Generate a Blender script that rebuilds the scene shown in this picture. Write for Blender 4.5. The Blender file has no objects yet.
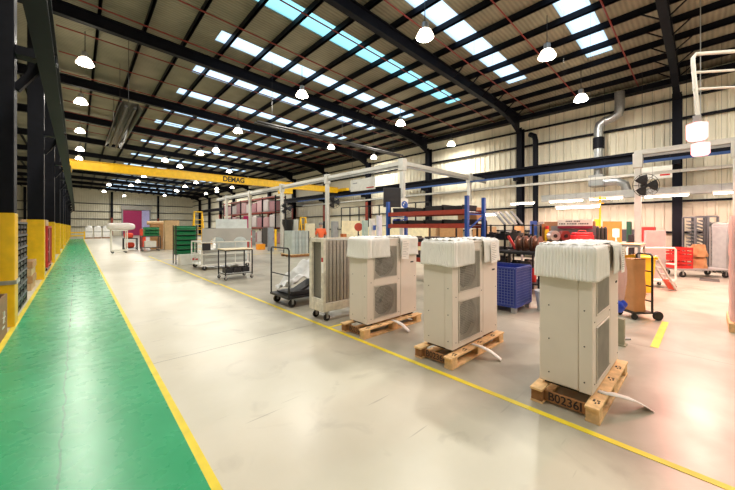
import bpy, bmesh, math, random
from mathutils import Vector, Matrix, Euler
S = bpy.context.scene
COL = S.collection
R = math.radians
rnd = random.Random(7)

# ---------------------------------------------------------------- camera, world, exposure
# world axes: X = across the hall (towards the right wall), Y = along the hall, Z = up
HC, YAW, FPX, HORIZON = 1.55, R(42.77), 314.0, 227.0
cam_data = bpy.data.cameras.new('camera'); cam = bpy.data.objects.new('camera', cam_data); COL.objects.link(cam)
cam.location = (0, 0, HC); cam.rotation_euler = (R(90), 0, -YAW)
cam_data.sensor_width = 36; cam_data.lens = FPX / 735 * 36; cam_data.shift_y = -(245 - HORIZON) / 735
cam_data.clip_start = .05; cam_data.clip_end = 300
S.camera = cam
w = bpy.data.worlds.new('world'); S.world = w; w.use_nodes = True
bg = w.node_tree.nodes['Background']; bg.inputs[0].default_value = (.74, .87, 1, 1); bg.inputs[1].default_value = 1.5
S.view_settings.view_transform = 'Standard'; S.view_settings.look = 'None'
S.view_settings.gamma = 1; S.view_settings.use_curve_mapping = False
S.view_settings.exposure = 0.72
S.cycles.use_denoising = True
S.cycles.max_bounces = 8; S.cycles.diffuse_bounces = 5; S.cycles.sample_clamp_indirect = 6
LAMP_W = 95
cs, sn = math.cos(YAW), math.sin(YAW)
def at(px, py, z=0.0):                     # the point of a horizontal plane seen at a pixel
    d = FPX * (HC - z) / (py - HORIZON); x = (px - 367.5) / FPX * d
    return (cs * x + sn * d, -sn * x + cs * d)

# ---------------------------------------------------------------- materials
def lin(c):
    c = c / 255.0
    return c / 12.92 if c <= .04045 else ((c + .055) / 1.055) ** 2.4
def rgb(c): return (lin(c[0]), lin(c[1]), lin(c[2]), 1)
MATS = {}
def pm(name, c, rough=.5, metal=0, var=.10, scale=6, bump=0, bscale=60, spec=.5, trans=0, coat=0):
    if name in MATS: return MATS[name]
    m = bpy.data.materials.new(name); m.use_nodes = True; nt = m.node_tree; b = nt.nodes['Principled BSDF']
    b.inputs['Roughness'].default_value = rough; b.inputs['Metallic'].default_value = metal
    b.inputs['Specular IOR Level'].default_value = spec
    b.inputs['Transmission Weight'].default_value = trans; b.inputs['Coat Weight'].default_value = coat
    tc = nt.nodes.new('ShaderNodeTexCoord')
    n = nt.nodes.new('ShaderNodeTexNoise'); n.inputs['Scale'].default_value = scale; n.inputs['Detail'].default_value = 5
    nt.links.new(tc.outputs['Object'], n.inputs['Vector'])
    r = nt.nodes.new('ShaderNodeValToRGB'); base = rgb(c)
    r.color_ramp.elements[0].position = .3; r.color_ramp.elements[1].position = .7
    r.color_ramp.elements[0].color = tuple(x * (1 - var) for x in base[:3]) + (1,)
    r.color_ramp.elements[1].color = tuple(min(1, x * (1 + var)) for x in base[:3]) + (1,)
    nt.links.new(n.outputs['Fac'], r.inputs['Fac']); nt.links.new(r.outputs['Color'], b.inputs['Base Color'])
    if bump:
        n2 = nt.nodes.new('ShaderNodeTexNoise'); n2.inputs['Scale'].default_value = bscale
        nt.links.new(tc.outputs['Object'], n2.inputs['Vector'])
        bp = nt.nodes.new('ShaderNodeBump'); bp.inputs['Strength'].default_value = bump; bp.inputs['Distance'].default_value = .02
        nt.links.new(n2.outputs['Fac'], bp.inputs['Height']); nt.links.new(bp.outputs['Normal'], b.inputs['Normal'])
    MATS[name] = m
    return m
def em(name, c, strength):
    if name in MATS: return MATS[name]
    m = bpy.data.materials.new(name); m.use_nodes = True; nt = m.node_tree; nt.nodes.clear()
    o = nt.nodes.new('ShaderNodeOutputMaterial'); e = nt.nodes.new('ShaderNodeEmission')
    e.inputs[0].default_value = rgb(c); e.inputs[1].default_value = strength
    nt.links.new(e.outputs[0], o.inputs[0]); MATS[name] = m
    return m
def sheet(name, c, mix, rough=.3):          # thin translucent plastic
    if name in MATS: return MATS[name]
    m = bpy.data.materials.new(name); m.use_nodes = True; nt = m.node_tree; nt.nodes.clear()
    o = nt.nodes.new('ShaderNodeOutputMaterial'); a = nt.nodes.new('ShaderNodeBsdfPrincipled'); t = nt.nodes.new('ShaderNodeBsdfTranslucent')
    a.inputs['Base Color'].default_value = rgb(c); a.inputs['Roughness'].default_value = rough
    t.inputs[0].default_value = rgb(c); x = nt.nodes.new('ShaderNodeMixShader'); x.inputs[0].default_value = mix
    nt.links.new(a.outputs[0], x.inputs[1]); nt.links.new(t.outputs[0], x.inputs[2]); nt.links.new(x.outputs[0], o.inputs[0])
    MATS[name] = m
    return m

NAVY = pm('navy_steel', (15, 17, 26), .55, .0, .2, spec=.15)
YEL = pm('yellow_paint', (240, 190, 20), .4)
CREAMW = pm('cream_cladding', (238, 231, 208), .6, 0, .05, 1.2)
BLACK = pm('black_steel', (22, 22, 24), .45)
BLKPL = pm('black_plastic', (26, 26, 30), .5)
WHITE = pm('white_paint', (226, 224, 214), .4, 0, .06)
GREY = pm('grey_paint', (150, 152, 150), .5)
LGREY = pm('light_grey_paint', (196, 198, 192), .45)
GALV = pm('galvanised_steel', (176, 178, 178), .35, .75, .15, 20)
ALU = pm('aluminium', (205, 204, 196), .45, .35, .06)
CASE = pm('casing_paint', (226, 217, 205), .42, 0, .025, 3)
CASE2 = pm('casing_trim', (212, 204, 192), .45, 0, .03, 3)
DARK = pm('dark_recess', (46, 45, 44), .7)
WIRE = pm('wire_grey', (186, 182, 172), .5)
WOOD = pm('pallet_wood', (232, 192, 138), .75, 0, .22, 14, .25, 90)
WOODD = pm('pallet_wood_dark', (150, 104, 62), .8, 0, .25, 12, .25, 90)
KRAFT = pm('kraft_card', (186, 142, 96), .8, 0, .1, 8)
KRAFTL = pm('pale_card', (204, 172, 130), .8, 0, .08, 8)
FOAM = sheet('foam_wrap', (255, 253, 250), .06, .5)
PAPER = pm('paper', (246, 244, 238), .7, 0, .02)
INK = pm('ink', (60, 60, 66), .8)
RED = pm('red_paint', (196, 40, 36), .45)
RUST = pm('red_oxide', (150, 60, 44), .55)
BLUE = pm('blue_paint', (38, 84, 168), .45)
BLUED = pm('blue_cage', (44, 62, 140), .5)
GREEN = pm('green_plastic', (14, 120, 68), .45)
ORANGE = pm('orange_cloth', (255, 110, 60), .7)
RUBBER = pm('rubber', (28, 28, 28), .7)
PIPER = pm('red_pipe', (128, 40, 34), .5)
WRAP = sheet('stretch_wrap', (236, 230, 226), .3, .25)
PINKW = sheet('pinkish_wrap', (240, 206, 198), .35, .25)
BLUEP = pm('blue_plastic', (30, 70, 200), .4)
MAG = pm('magenta_paint', (176, 26, 92), .5)
LILAC = pm('lilac_daylight', (196, 190, 236), .5)

# ---------------------------------------------------------------- mesh helpers
class MB:
    def __init__(s): s.v = []; s.f = []
    def box(s, x0, x1, y0, y1, z0, z1):
        n = len(s.v)
        s.v += [(x0,y0,z0),(x1,y0,z0),(x1,y1,z0),(x0,y1,z0),(x0,y0,z1),(x1,y0,z1),(x1,y1,z1),(x0,y1,z1)]
        s.f += [tuple(n+i for i in q) for q in ((3,2,1,0),(4,5,6,7),(0,1,5,4),(1,2,6,5),(2,3,7,6),(3,0,4,7))]
        return s
    def obox(s, c, size, rot=(0,0,0)):
        m = Euler(rot).to_matrix(); n = len(s.v); h = [q/2 for q in size]
        for z in (-1,1):
            for x,y in ((-1,-1),(1,-1),(1,1),(-1,1)):
                p = m @ Vector((x*h[0],y*h[1],z*h[2])); s.v.append((p.x+c[0],p.y+c[1],p.z+c[2]))
        s.f += [tuple(n+i for i in q) for q in ((3,2,1,0),(4,5,6,7),(0,1,5,4),(1,2,6,5),(2,3,7,6),(3,0,4,7))]
        return s
    def bar(s, a, b, w, h=None):             # rectangular bar between two points
        a, b = Vector(a), Vector(b); d = b-a; L = d.length; h = h or w
        q = d.to_track_quat('X','Z').to_matrix(); n = len(s.v)
        for x in (0,L):
            for y,z in ((-1,-1),(1,-1),(1,1),(-1,1)):
                p = a + q @ Vector((x,y*w/2,z*h/2)); s.v.append(tuple(p))
        s.f += [tuple(n+i for i in q2) for q2 in ((3,2,1,0),(4,5,6,7),(0,1,5,4),(1,2,6,5),(2,3,7,6),(3,0,4,7))]
        return s
    def cyl(s, a, b, r, r2=None, n=12):
        a, b = Vector(a), Vector(b); r2 = r if r2 is None else r2
        q = (b-a).to_track_quat('Z','Y').to_matrix(); k = len(s.v)
        for c, rr in ((a,r),(b,r2)):
            for i in range(n):
                t = 2*math.pi*i/n; p = c + q @ Vector((rr*math.cos(t), rr*math.sin(t), 0)); s.v.append(tuple(p))
        for i in range(n): s.f.append((k+i, k+(i+1)%n, k+n+(i+1)%n, k+n+i))
        s.f.append(tuple(k+n-1-i for i in range(n))); s.f.append(tuple(k+n+i for i in range(n)))
        return s
    def tube(s, pts, r, n=8, closed=False):
        P = [Vector(p) for p in pts]; k = len(s.v); m = len(P)
        up = None
        for i, p in enumerate(P):
            d = (P[(i+1)%m]-P[i-1]) if closed else (P[min(i+1,m-1)]-P[max(i-1,0)])
            d.normalize()
            if up is None: up = Vector((0,0,1)) if abs(d.z) < .9 else Vector((1,0,0))
            sx = d.cross(up).normalized(); up = sx.cross(d).normalized()
            for j in range(n):
                t = 2*math.pi*j/n; q = p + sx*(r*math.cos(t)) + up*(r*math.sin(t)); s.v.append(tuple(q))
        for i in range(m if closed else m-1):
            i2 = (i+1) % m
            for j in range(n): s.f.append((k+i*n+j, k+i*n+(j+1)%n, k+i2*n+(j+1)%n, k+i2*n+j))
        if not closed:
            s.f.append(tuple(k+j for j in range(n))[::-1]); s.f.append(tuple(k+(m-1)*n+j for j in range(n)))
        return s
    def prism(s, poly, axis, a, b):          # polygon extruded along an axis ('x','y','z')
        k = len(s.v); n = len(poly)
        for e in (a,b):
            for u,v in poly: s.v.append({'x':(e,u,v),'y':(u,e,v),'z':(u,v,e)}[axis])
        for i in range(n): s.f.append((k+i, k+(i+1)%n, k+n+(i+1)%n, k+n+i))
        s.f.append(tuple(k+n-1-i for i in range(n))); s.f.append(tuple(k+n+i for i in range(n)))
        return s
    def lathe(s, prof, c=(0,0,0), n=16, sx=1, sy=1):
        k = len(s.v); m = len(prof)
        for r,z in prof:
            for j in range(n):
                t = 2*math.pi*j/n; s.v.append((c[0]+r*sx*math.cos(t), c[1]+r*sy*math.sin(t), c[2]+z))
        for i in range(m-1):
            for j in range(n): s.f.append((k+i*n+j, k+i*n+(j+1)%n, k+(i+1)*n+(j+1)%n, k+(i+1)*n+j))
        s.f.append(tuple(k+n-1-j for j in range(n))); s.f.append(tuple(k+(m-1)*n+j for j in range(n)))
        return s
    def grid(s, fn, nu, nv):
        k = len(s.v)
        for i in range(nu+1):
            for j in range(nv+1): s.v.append(tuple(fn(i/nu, j/nv)))
        for i in range(nu):
            for j in range(nv):
                a = k+i*(nv+1)+j; s.f.append((a, a+nv+1, a+nv+2, a+1))
        return s
    def build(s, name, mat, parent=None, loc=(0,0,0), rotz=0, bevel=0, smooth=True, solid=0, sub=0):
        me = bpy.data.meshes.new(name); me.from_pydata(s.v, [], s.f); me.update()
        bm = bmesh.new(); bm.from_mesh(me); bmesh.ops.recalc_face_normals(bm, faces=bm.faces); bm.to_mesh(me); bm.free()
        if smooth:
            me.polygons.foreach_set('use_smooth', [True]*len(me.polygons)); me.set_sharp_from_angle(angle=R(35))
        me.materials.append(mat)
        o = bpy.data.objects.new(name, me); COL.objects.link(o); o.location = loc; o.rotation_euler = (0,0,rotz)
        if parent: o.parent = parent
        if solid: x = o.modifiers.new('solid','SOLIDIFY'); x.thickness = solid; x.offset = 0
        if bevel: x = o.modifiers.new('bevel','BEVEL'); x.width = bevel; x.segments = 2; x.limit_method = 'ANGLE'; x.angle_limit = R(40)
        if sub: x = o.modifiers.new('sub','SUBSURF'); x.levels = sub; x.render_levels = sub
        return o
def tag(o, label=None, cat=None, group=None, kind=None):
    if label: o['label'] = label
    if cat: o['category'] = cat
    if group: o['group'] = group
    if kind: o['kind'] = kind
    return o
def thing(name, label, cat, loc=(0,0,0), rotz=0, group=None):
    o = bpy.data.objects.new(name, None); COL.objects.link(o); o.location = loc; o.rotation_euler = (0,0,rotz); o.empty_display_size = .1
    return tag(o, label, cat, group)
KIDS = {}
def dup(root, loc, rotz=0, label=None):
    def cp(o, par):
        c = o.copy(); COL.objects.link(c)
        if par: c.parent = par
        for k in list(o.children): cp(k, c)
        return c
    r = cp(root, None); r.location = loc; r.rotation_euler = (0,0,rotz)
    if label: r['label'] = label
    return r
def text(name, body, size, mat, parent, loc, rot, extrude=.001, sx=1, bold=0):
    c = bpy.data.curves.new(name, 'FONT'); c.body = body; c.size = size; c.extrude = extrude; c.offset = bold; c.align_x = 'CENTER'; c.align_y = 'CENTER'
    c.materials.append(mat); o = bpy.data.objects.new(name, c); COL.objects.link(o); o.parent = parent
    me = bpy.data.meshes.new_from_object(o); bpy.data.objects.remove(o)          # lettering as a plain mesh
    o = bpy.data.objects.new(name, me); COL.objects.link(o); o.parent = parent
    o.location = loc; o.rotation_euler = rot; o.scale = (sx,1,1)
    return o
def struct(o): o['kind'] = 'structure'; return o
def simple(name, label, cat, mb, mat, loc=(0,0,0), rotz=0, group=None, **k):
    return tag(mb.build(name, mat, None, loc, rotz, **k), label, cat, group)
def light(name, parent, loc, power, size, color=(1,.95,.86), rot=(0,0,0), kind='AREA', sizey=None):
    d = bpy.data.lights.new(name, kind); d.energy = power; d.color = color
    if kind == 'AREA':
        d.shape = 'RECTANGLE' if sizey else 'DISK'; d.size = size
        if sizey: d.size_y = sizey
    else: d.shadow_soft_size = size
    o = bpy.data.objects.new(name, d); COL.objects.link(o); o.location = loc; o.rotation_euler = rot
    if parent: o.parent = parent
    return o

# ---------------------------------------------------------------- setting: floor
PR, PL, T0, T1 = 17.9, -14.0, -8.0, 73.0           # right wall, left wall, rear wall, far wall
def floor_mat():
    m = bpy.data.materials.new('floor_paint'); m.use_nodes = True; nt = m.node_tree; N = nt.nodes.new; L = nt.links.new
    b = nt.nodes['Principled BSDF']; tc = N('ShaderNodeTexCoord'); sep = N('ShaderNodeSeparateXYZ'); L(tc.outputs['Object'], sep.inputs[0])
    def noise(scale, det=5, dist=0):
        n = N('ShaderNodeTexNoise'); n.inputs['Scale'].default_value = scale; n.inputs['Detail'].default_value = det
        n.inputs['Distortion'].default_value = dist; L(tc.outputs['Object'], n.inputs['Vector']); return n.outputs['Fac']
    def math_(op, a, bb=None):
        n = N('ShaderNodeMath'); n.operation = op
        for i, x in enumerate((a, bb)):
            if x is None: continue
            if isinstance(x, (int, float)): n.inputs[i].default_value = x
            else: L(x, n.inputs[i])
        return n.outputs[0]
    def ramp(f, a, ca, bb, cb):
        r = N('ShaderNodeValToRGB'); r.color_ramp.elements[0].position = a; r.color_ramp.elements[0].color = ca
        r.color_ramp.elements[1].position = bb; r.color_ramp.elements[1].color = cb; L(f, r.inputs[0]); return r.outputs[0]
    def mix(f, a, bb, mode='MIX'):
        n = N('ShaderNodeMix'); n.data_type = 'RGBA'; n.blend_type = mode
        if isinstance(f, (int, float)): n.inputs[0].default_value = f
        else: L(f, n.inputs[0])
        L(a, n.inputs[6]); L(bb, n.inputs[7]); return n.outputs[2]
    cream = ramp(noise(.9, 8), .3, rgb((206, 199, 178)), .7, rgb((222, 216, 198)))
    worn = ramp(noise(1.3, 9, .6), .3, rgb((150, 144, 128)), .72, rgb((184, 177, 160)))
    edge = math_('ADD', sep.outputs[0], math_('MULTIPLY', math_('SUBTRACT', noise(1.5, 4), .5), .5))
    f = math_('MULTIPLY', math_('SUBTRACT', edge, 2.35), 2.4); f2 = N('ShaderNodeClamp'); L(f, f2.inputs[0])
    col = mix(f2.outputs[0], cream, worn)
    # stains and scuffs
    st = ramp(noise(2.3, 10, 1.2), .58, (0,0,0,1), .72, (.28,.28,.28,1))
    dark = N('ShaderNodeRGB'); dark.outputs[0].default_value = rgb((152, 144, 128))
    bw = N('ShaderNodeRGBToBW'); L(st, bw.inputs[0]); col = mix(bw.outputs[0], col, dark.outputs[0])
    # scratches
    mp = N('ShaderNodeMapping'); mp.inputs['Rotation'].default_value = (0,0,.7); mp.inputs['Scale'].default_value = (.5, 9, 1); L(tc.outputs['Object'], mp.inputs[0])
    ns = N('ShaderNodeTexNoise'); ns.inputs['Scale'].default_value = 2.2; ns.inputs['Detail'].default_value = 2; L(mp.outputs[0], ns.inputs['Vector'])
    sc = ramp(ns.outputs['Fac'], .70, (0,0,0,1), .74, (.5,.5,.5,1)); bw2 = N('ShaderNodeRGBToBW'); L(sc, bw2.inputs[0])
    col = mix(bw2.outputs[0], col, dark.outputs[0])
    # slab joints
    def joint(axis, off, per, wid):
        x = math_('ADD', axis, math_('MULTIPLY', math_('SUBTRACT', noise(3, 3), .5), .03))
        x = math_('ABSOLUTE', math_('SUBTRACT', math_('FRACT', math_('DIVIDE', math_('SUBTRACT', x, off), per)), .5))
        return math_('GREATER_THAN', x, .5 - wid / per / 2)
    j = math_('MAXIMUM', joint(sep.outputs[0], -.08, 5.5, .012), joint(sep.outputs[1], 4.26, 6.0, .012))
    jc = N('ShaderNodeRGB'); jc.outputs[0].default_value = rgb((112, 104, 90))
    col = mix(math_('MULTIPLY', j, .75), col, jc.outputs[0]); L(col, b.inputs['Base Color'])
    rr = N('ShaderNodeMapRange'); rr.inputs['To Min'].default_value = .22; rr.inputs['To Max'].default_value = .45; L(noise(1.7, 6), rr.inputs[0]); L(rr.outputs[0], b.inputs['Roughness'])
    bp = N('ShaderNodeBump'); bp.inputs['Strength'].default_value = .06; bp.inputs['Distance'].default_value = .02; L(noise(9, 6), bp.inputs['Height']); L(bp.outputs[0], b.inputs['Normal'])
    return m
fl = MB().box(PL, PR, T0, T1, -.2, 0).build('floor', floor_mat(), smooth=False); struct(fl)
def green_mat():
    m = bpy.data.materials.new('green_floor_paint'); m.use_nodes = True; nt = m.node_tree; N = nt.nodes.new; L = nt.links.new
    b = nt.nodes['Principled BSDF']; tc = N('ShaderNodeTexCoord'); sep = N('ShaderNodeSeparateXYZ'); L(tc.outputs['Object'], sep.inputs[0])
    n = N('ShaderNodeTexNoise'); n.inputs['Scale'].default_value = 1.6; n.inputs['Detail'].default_value = 9; L(tc.outputs['Object'], n.inputs['Vector'])
    r = N('ShaderNodeValToRGB'); r.color_ramp.elements[0].position = .3; r.color_ramp.elements[0].color = rgb((38, 156, 100)); r.color_ramp.elements[1].position = .75; r.color_ramp.elements[1].color = rgb((62, 174, 118))
    L(n.outputs['Fac'], r.inputs[0])
    w2 = N('ShaderNodeTexNoise'); w2.inputs['Scale'].default_value = 5; w2.inputs['Detail'].default_value = 6; L(tc.outputs['Object'], w2.inputs['Vector'])
    a = N('ShaderNodeMath'); a.operation = 'MULTIPLY_ADD'; L(w2.outputs['Fac'], a.inputs[0]); a.inputs[1].default_value = .07; L(sep.outputs[0], a.inputs[2])
    d = N('ShaderNodeMath'); d.operation = 'ADD'; L(a.outputs[0], d.inputs[0]); d.inputs[1].default_value = .05
    ab = N('ShaderNodeMath'); ab.operation = 'ABSOLUTE'; L(d.outputs[0], ab.inputs[0])
    lt = N('ShaderNodeMath'); lt.operation = 'LESS_THAN'; L(ab.outputs[0], lt.inputs[0]); lt.inputs[1].default_value = .006
    mx = N('ShaderNodeMix'); mx.data_type = 'RGBA'; L(lt.outputs[0], mx.inputs[0]); L(r.outputs[0], mx.inputs[6]); cr = N('ShaderNodeRGB'); cr.outputs[0].default_value = rgb((24, 132, 84)); L(cr.outputs[0], mx.inputs[7]); L(mx.outputs[2], b.inputs['Base Color'])
    rr = N('ShaderNodeMapRange'); rr.inputs['To Min'].default_value = .25; rr.inputs['To Max'].default_value = .30; L(w2.outputs['Fac'], rr.inputs[0]); L(rr.outputs[0], b.inputs['Roughness'])
    bp = N('ShaderNodeBump'); bp.inputs['Strength'].default_value = .04; bp.inputs['Distance'].default_value = .01; L(w2.outputs['Fac'], bp.inputs['Height']); L(bp.outputs[0], b.inputs['Normal'])
    return m
struct(MB().box(-.69, .58, T0+.5, 55.5, 0, .003).build('walkway', green_mat(), smooth=False))
YL = pm('yellow_line', (232, 208, 44), .5, 0, .12, 5)
for a in ((-.75, -.69, T0+.5, 55.5), (.58, .632, T0+.5, 55.5), (2.81, 2.868, -3, 9.0), (2.868, 4.3, 3.93, 3.98), (5.45, 7.05, .42, .50), (1.9, 9.5, 17.3, 17.38), (2.75, 2.81, 9.0, 20)):
    struct(MB().box(a[0], a[1], a[2], a[3], 0, .0035).build('floor_line', YL, smooth=False))

# ---------------------------------------------------------------- setting: roof
SL, RIDGE, ZB = .036, -.9, 7.72
def zr(p): return ZB - SL * abs(p - RIDGE) + .03            # underside of the rafters
RAFT = [.8 + 6 * k for k in range(-1, 12)]
def ceil_mat():
    m = bpy.data.materials.new('roof_lining'); m.use_nodes = True; nt = m.node_tree; N = nt.nodes.new; L = nt.links.new
    b = nt.nodes['Principled BSDF']; b.inputs['Roughness'].default_value = .8; tc = N('ShaderNodeTexCoord')
    wv = N('ShaderNodeTexWave'); wv.bands_direction = 'Y'; wv.inputs['Scale'].default_value = 2.6; wv.inputs['Distortion'].default_value = .4; L(tc.outputs['Object'], wv.inputs[0])
    n = N('ShaderNodeTexNoise'); n.inputs['Scale'].default_value = 1.1; n.inputs['Detail'].default_value = 9; L(tc.outputs['Object'], n.inputs['Vector'])
    ad = N('ShaderNodeMath'); ad.operation = 'MULTIPLY_ADD'; L(wv.outputs['Fac'], ad.inputs[0]); ad.inputs[1].default_value = .3; L(n.outputs['Fac'], ad.inputs[2])
    r = N('ShaderNodeValToRGB'); r.color_ramp.elements[0].position = .3; r.color_ramp.elements[0].color = rgb((112, 107, 90)); r.color_ramp.elements[1].position = .9; r.color_ramp.elements[1].color = rgb((146, 140, 120))
    L(ad.outputs[0], r.inputs[0]); L(r.outputs[0], b.inputs['Base Color'])
    bp = N('ShaderNodeBump'); bp.inputs['Strength'].default_value = .4; bp.inputs['Distance'].default_value = .03; L(wv.outputs['Fac'], bp.inputs['Height']); L(bp.outputs[0], b.inputs['Normal'])
    return m
SKY = []                                                     # rooflight strips (y start, y end)
for k in range(-1, 12):
    for o in (1.85, 4.75):
        y = .8 + 6*k + o
        if 0 < y < 70: SKY.append((y-.39, y+.39))
SKP0, SKP1 = 3.6, 14.0
CS = .62                                                     # sheet above rafter underside
cm = MB()
def slab(p0, p1, y0, y1, d=.12):
    z0, z1 = zr(p0)+CS, zr(p1)+CS; n = len(cm.v)
    cm.v += [(p0,y0,z0),(p1,y0,z1),(p1,y1,z1),(p0,y1,z0),(p0,y0,z0+d),(p1,y0,z1+d),(p1,y1,z1+d),(p0,y1,z0+d)]
    cm.f += [tuple(n+i for i in q) for q in ((3,2,1,0),(4,5,6,7),(0,1,5,4),(1,2,6,5),(2,3,7,6),(3,0,4,7))]
slab(PL, RIDGE, T0, T1); slab(RIDGE, SKP0, T0, T1); slab(SKP1, PR+.3, T0, T1)
y = T0
for a, b in SKY: slab(SKP0, SKP1, y, a); y = b
slab(SKP0, SKP1, y, T1)
struct(cm.build('ceiling', ceil_mat(), smooth=False))
GLZ = sheet('rooflight_sheet', (206, 228, 246), 1.0); GLB = sheet('rooflight_sheet_aqua', (150, 212, 220), 1.0)
for i, (a, b) in enumerate(SKY):
    z0, z1 = zr(SKP0)+CS+.03, zr(SKP1)+CS+.03; mb = MB(); n0 = 24
    for j in range(n0):                                      # ribbed sheet
        ya, yb = a+(b-a)*j/n0, a+(b-a)*(j+1)/n0; da, db = .012*(j % 2), .012*((j+1) % 2); n = len(mb.v)
        mb.v += [(SKP0,ya,z0+da),(SKP1,ya,z1+da),(SKP1,yb,z1+db),(SKP0,yb,z0+db)]; mb.f.append((n,n+1,n+2,n+3))
    struct(mb.build('window_%d' % (i+1), GLB if abs(a-8.15) < .2 else GLZ, smooth=False))
def rafter(y, left=True):
    mb = MB()
    def seg(p0, p1, d0=.0, d1=.0):
        for (u0, u1, h0, h1, wd) in ((0,0,.03,.03,.2), (.37,.37,.4,.4,.2), (.03,.03,.37,.37,.05)):
            a0, a1 = zr(p0)+(u0-(d0 if u0 < .2 else 0)), zr(p1)+(u1-(d1 if u1 < .2 else 0))
            b0, b1 = zr(p0)+(h0-(d0 if h0 < .2 else 0)), zr(p1)+(h1-(d1 if h1 < .2 else 0)); n = len(mb.v)
            mb.v += [(p0,y-wd/2,a0),(p1,y-wd/2,a1),(p1,y+wd/2,a1),(p0,y+wd/2,a0),(p0,y-wd/2,b0),(p1,y-wd/2,b1),(p1,y+wd/2,b1),(p0,y+wd/2,b0)]
            mb.f += [tuple(n+i for i in q) for q in ((3,2,1,0),(4,5,6,7),(0,1,5,4),(1,2,6,5),(2,3,7,6),(3,0,4,7))]
    seg(RIDGE, 14.6); seg(14.6, 15.7, 0, .1); seg(15.7, 16.6, .1, .28); seg(16.6, 17.3, .28, .55); seg(PL, RIDGE)
    return mb
tn = 0
for y in RAFT:
    tn += 1; struct(rafter(y).build('trim_%d' % tn, NAVY, smooth=False))
p = -13.3
PURL = []
while p < 17.6:
    PURL.append(p); p += 1.15
for p in PURL:
    tn += 1; z = zr(p)+.41
    struct(MB().box(p-.03, p+.03, T0, T1, z, z+.2).box(p-.03, p+.05, T0, T1, z, z+.02).build('trim_%d' % tn, NAVY, smooth=False))
for y in RAFT[:4]:                                           # fly braces from rafter to purlin
    mb = MB()
    for p in PURL:
        if p > 8 and int(p*10) % 2 == 0 or p > 13:
            for s in (-1, 1): mb.bar((p, y+s*.05, zr(p)+.05), (p, y+s*.6, zr(p)+.5), .05, .03)
    tn += 1; struct(mb.build('trim_%d' % tn, NAVY, smooth=False))

# ---------------------------------------------------------------- setting: walls
def ribs(mb, fn, a, b, pitch, depth):                        # trapezoid cladding profile
    pts = []; u = a
    while u < b:
        pts += [(u, 0), (u+pitch*.62, 0), (u+pitch*.72, depth), (u+pitch*.9, depth)]; u += pitch
    pts.append((min(u, b), 0))
    return pts
mb = MB(); pts = ribs(mb, None, T0, T1, .30, .035)
zt = zr(PR)+CS
for (u, d) in pts: mb.v += [(PR-d, u, 0), (PR-d, u, zt)]
for i in range(len(pts)-1): mb.f.append((2*i, 2*i+2, 2*i+3, 2*i+1))
n = len(mb.v); mb.v += [(PR+.1,T0,0),(PR+.1,T1,0),(PR+.1,T1,zt),(PR+.1,T0,zt)]; mb.f.append((n,n+1,n+2,n+3))
struct(mb.build('wall_right', CREAMW, smooth=False))
mb = MB(); pts = ribs(mb, None, PL, PR, .30, .035)
for (u, d) in pts: mb.v += [(u, T1-d, 0), (u, T1-d, zr(u)+CS)]
for i in range(len(pts)-1): mb.f.append((2*i, 2*i+2, 2*i+3, 2*i+1))
struct(mb.build('wall_far', CREAMW, smooth=False))
struct(MB().box(PL-.1, PL, T0, T1, 0, 8.2).build('wall_left', CREAMW, smooth=False))
struct(MB().box(PL, PR, T0-.1, T0, 0, 8.4).build('wall_rear', CREAMW, smooth=False))
for z, d in ((1.3,.08), (2.55,.08), (3.75,.08), (5.85,.09), (6.7,.07)):
    tn += 1; struct(MB().box(PR-.20, PR-.04, T0, T1, z, z+d).build('trim_%d' % tn, NAVY, smooth=False))
for z in (1.5, 2.9, 4.2, 5.6):
    tn += 1; struct(MB().box(PL, PR-.2, T1-.2, T1-.04, z, z+.12).build('trim_%d' % tn, NAVY, smooth=False))
tn += 1; struct(MB().box(PR-.5, PR-.1, T0, T1, zt-.42, zt-.2).build('trim_%d' % tn, NAVY, smooth=False))   # eaves beam
def ibeam_col(mb, x, y, w, d, z0, z1):
    mb.box(x-d/2, x-d/2+.03, y-w/2, y+w/2, z0, z1).box(x+d/2-.03, x+d/2, y-w/2, y+w/2, z0, z1).box(x-d/2+.03, x+d/2-.03, y-.015, y+.015, z0, z1)
    return mb
for i, y in enumerate(RAFT[1:]):
    c = struct(ibeam_col(MB(), PR-.42, y, .28, .4, 0, zr(PR)-.25).build('wall_column', NAVY, smooth=False))
    if 3 <= i <= 9:
        struct(ibeam_col(MB(), PR-.42, y, .30, .42, 2.1, 3.6).build('column_band', RUST, c, smooth=False))
for x in (-6, 4.6, 11.6):
    c = struct(MB().box(x-.15, x+.15, T1-.55, T1-.2, 3.2, zr(x)+.3).build('wall_column', NAVY, smooth=False))
    struct(MB().box(x-.15, x+.15, T1-.55, T1-.2, 0, 3.2).build('column_lower', RUST if x > 0 else NAVY, c, smooth=False))
# roller door in the far wall
d = struct(MB().box(5.9, 10.5, T1-.5, T1-.05, 4.75, 5.5).build('door_1', pm('shutter_box', (176, 170, 160), .5), smooth=False))
mb = MB()
for i in range(28): mb.box(6.2, 9.0, T1-.3-(.03 if i % 2 else 0), T1-.1, i*.165, i*.165+.165)
mb.build('shutter', MAG, d, smooth=False)
MB().box(9.0, 10.2, T1-.25, T1-.1, 0, 4.75).build('side_panel', LILAC, d, smooth=False)  # strip of daylight painted flat lilac beside the shutter
MB().box(6.0, 6.2, T1-.4, T1-.06, 0, 4.75).box(10.2, 10.4, T1-.4, T1-.06, 0, 4.75).build('door_frame', GREY, d, smooth=False)
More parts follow.
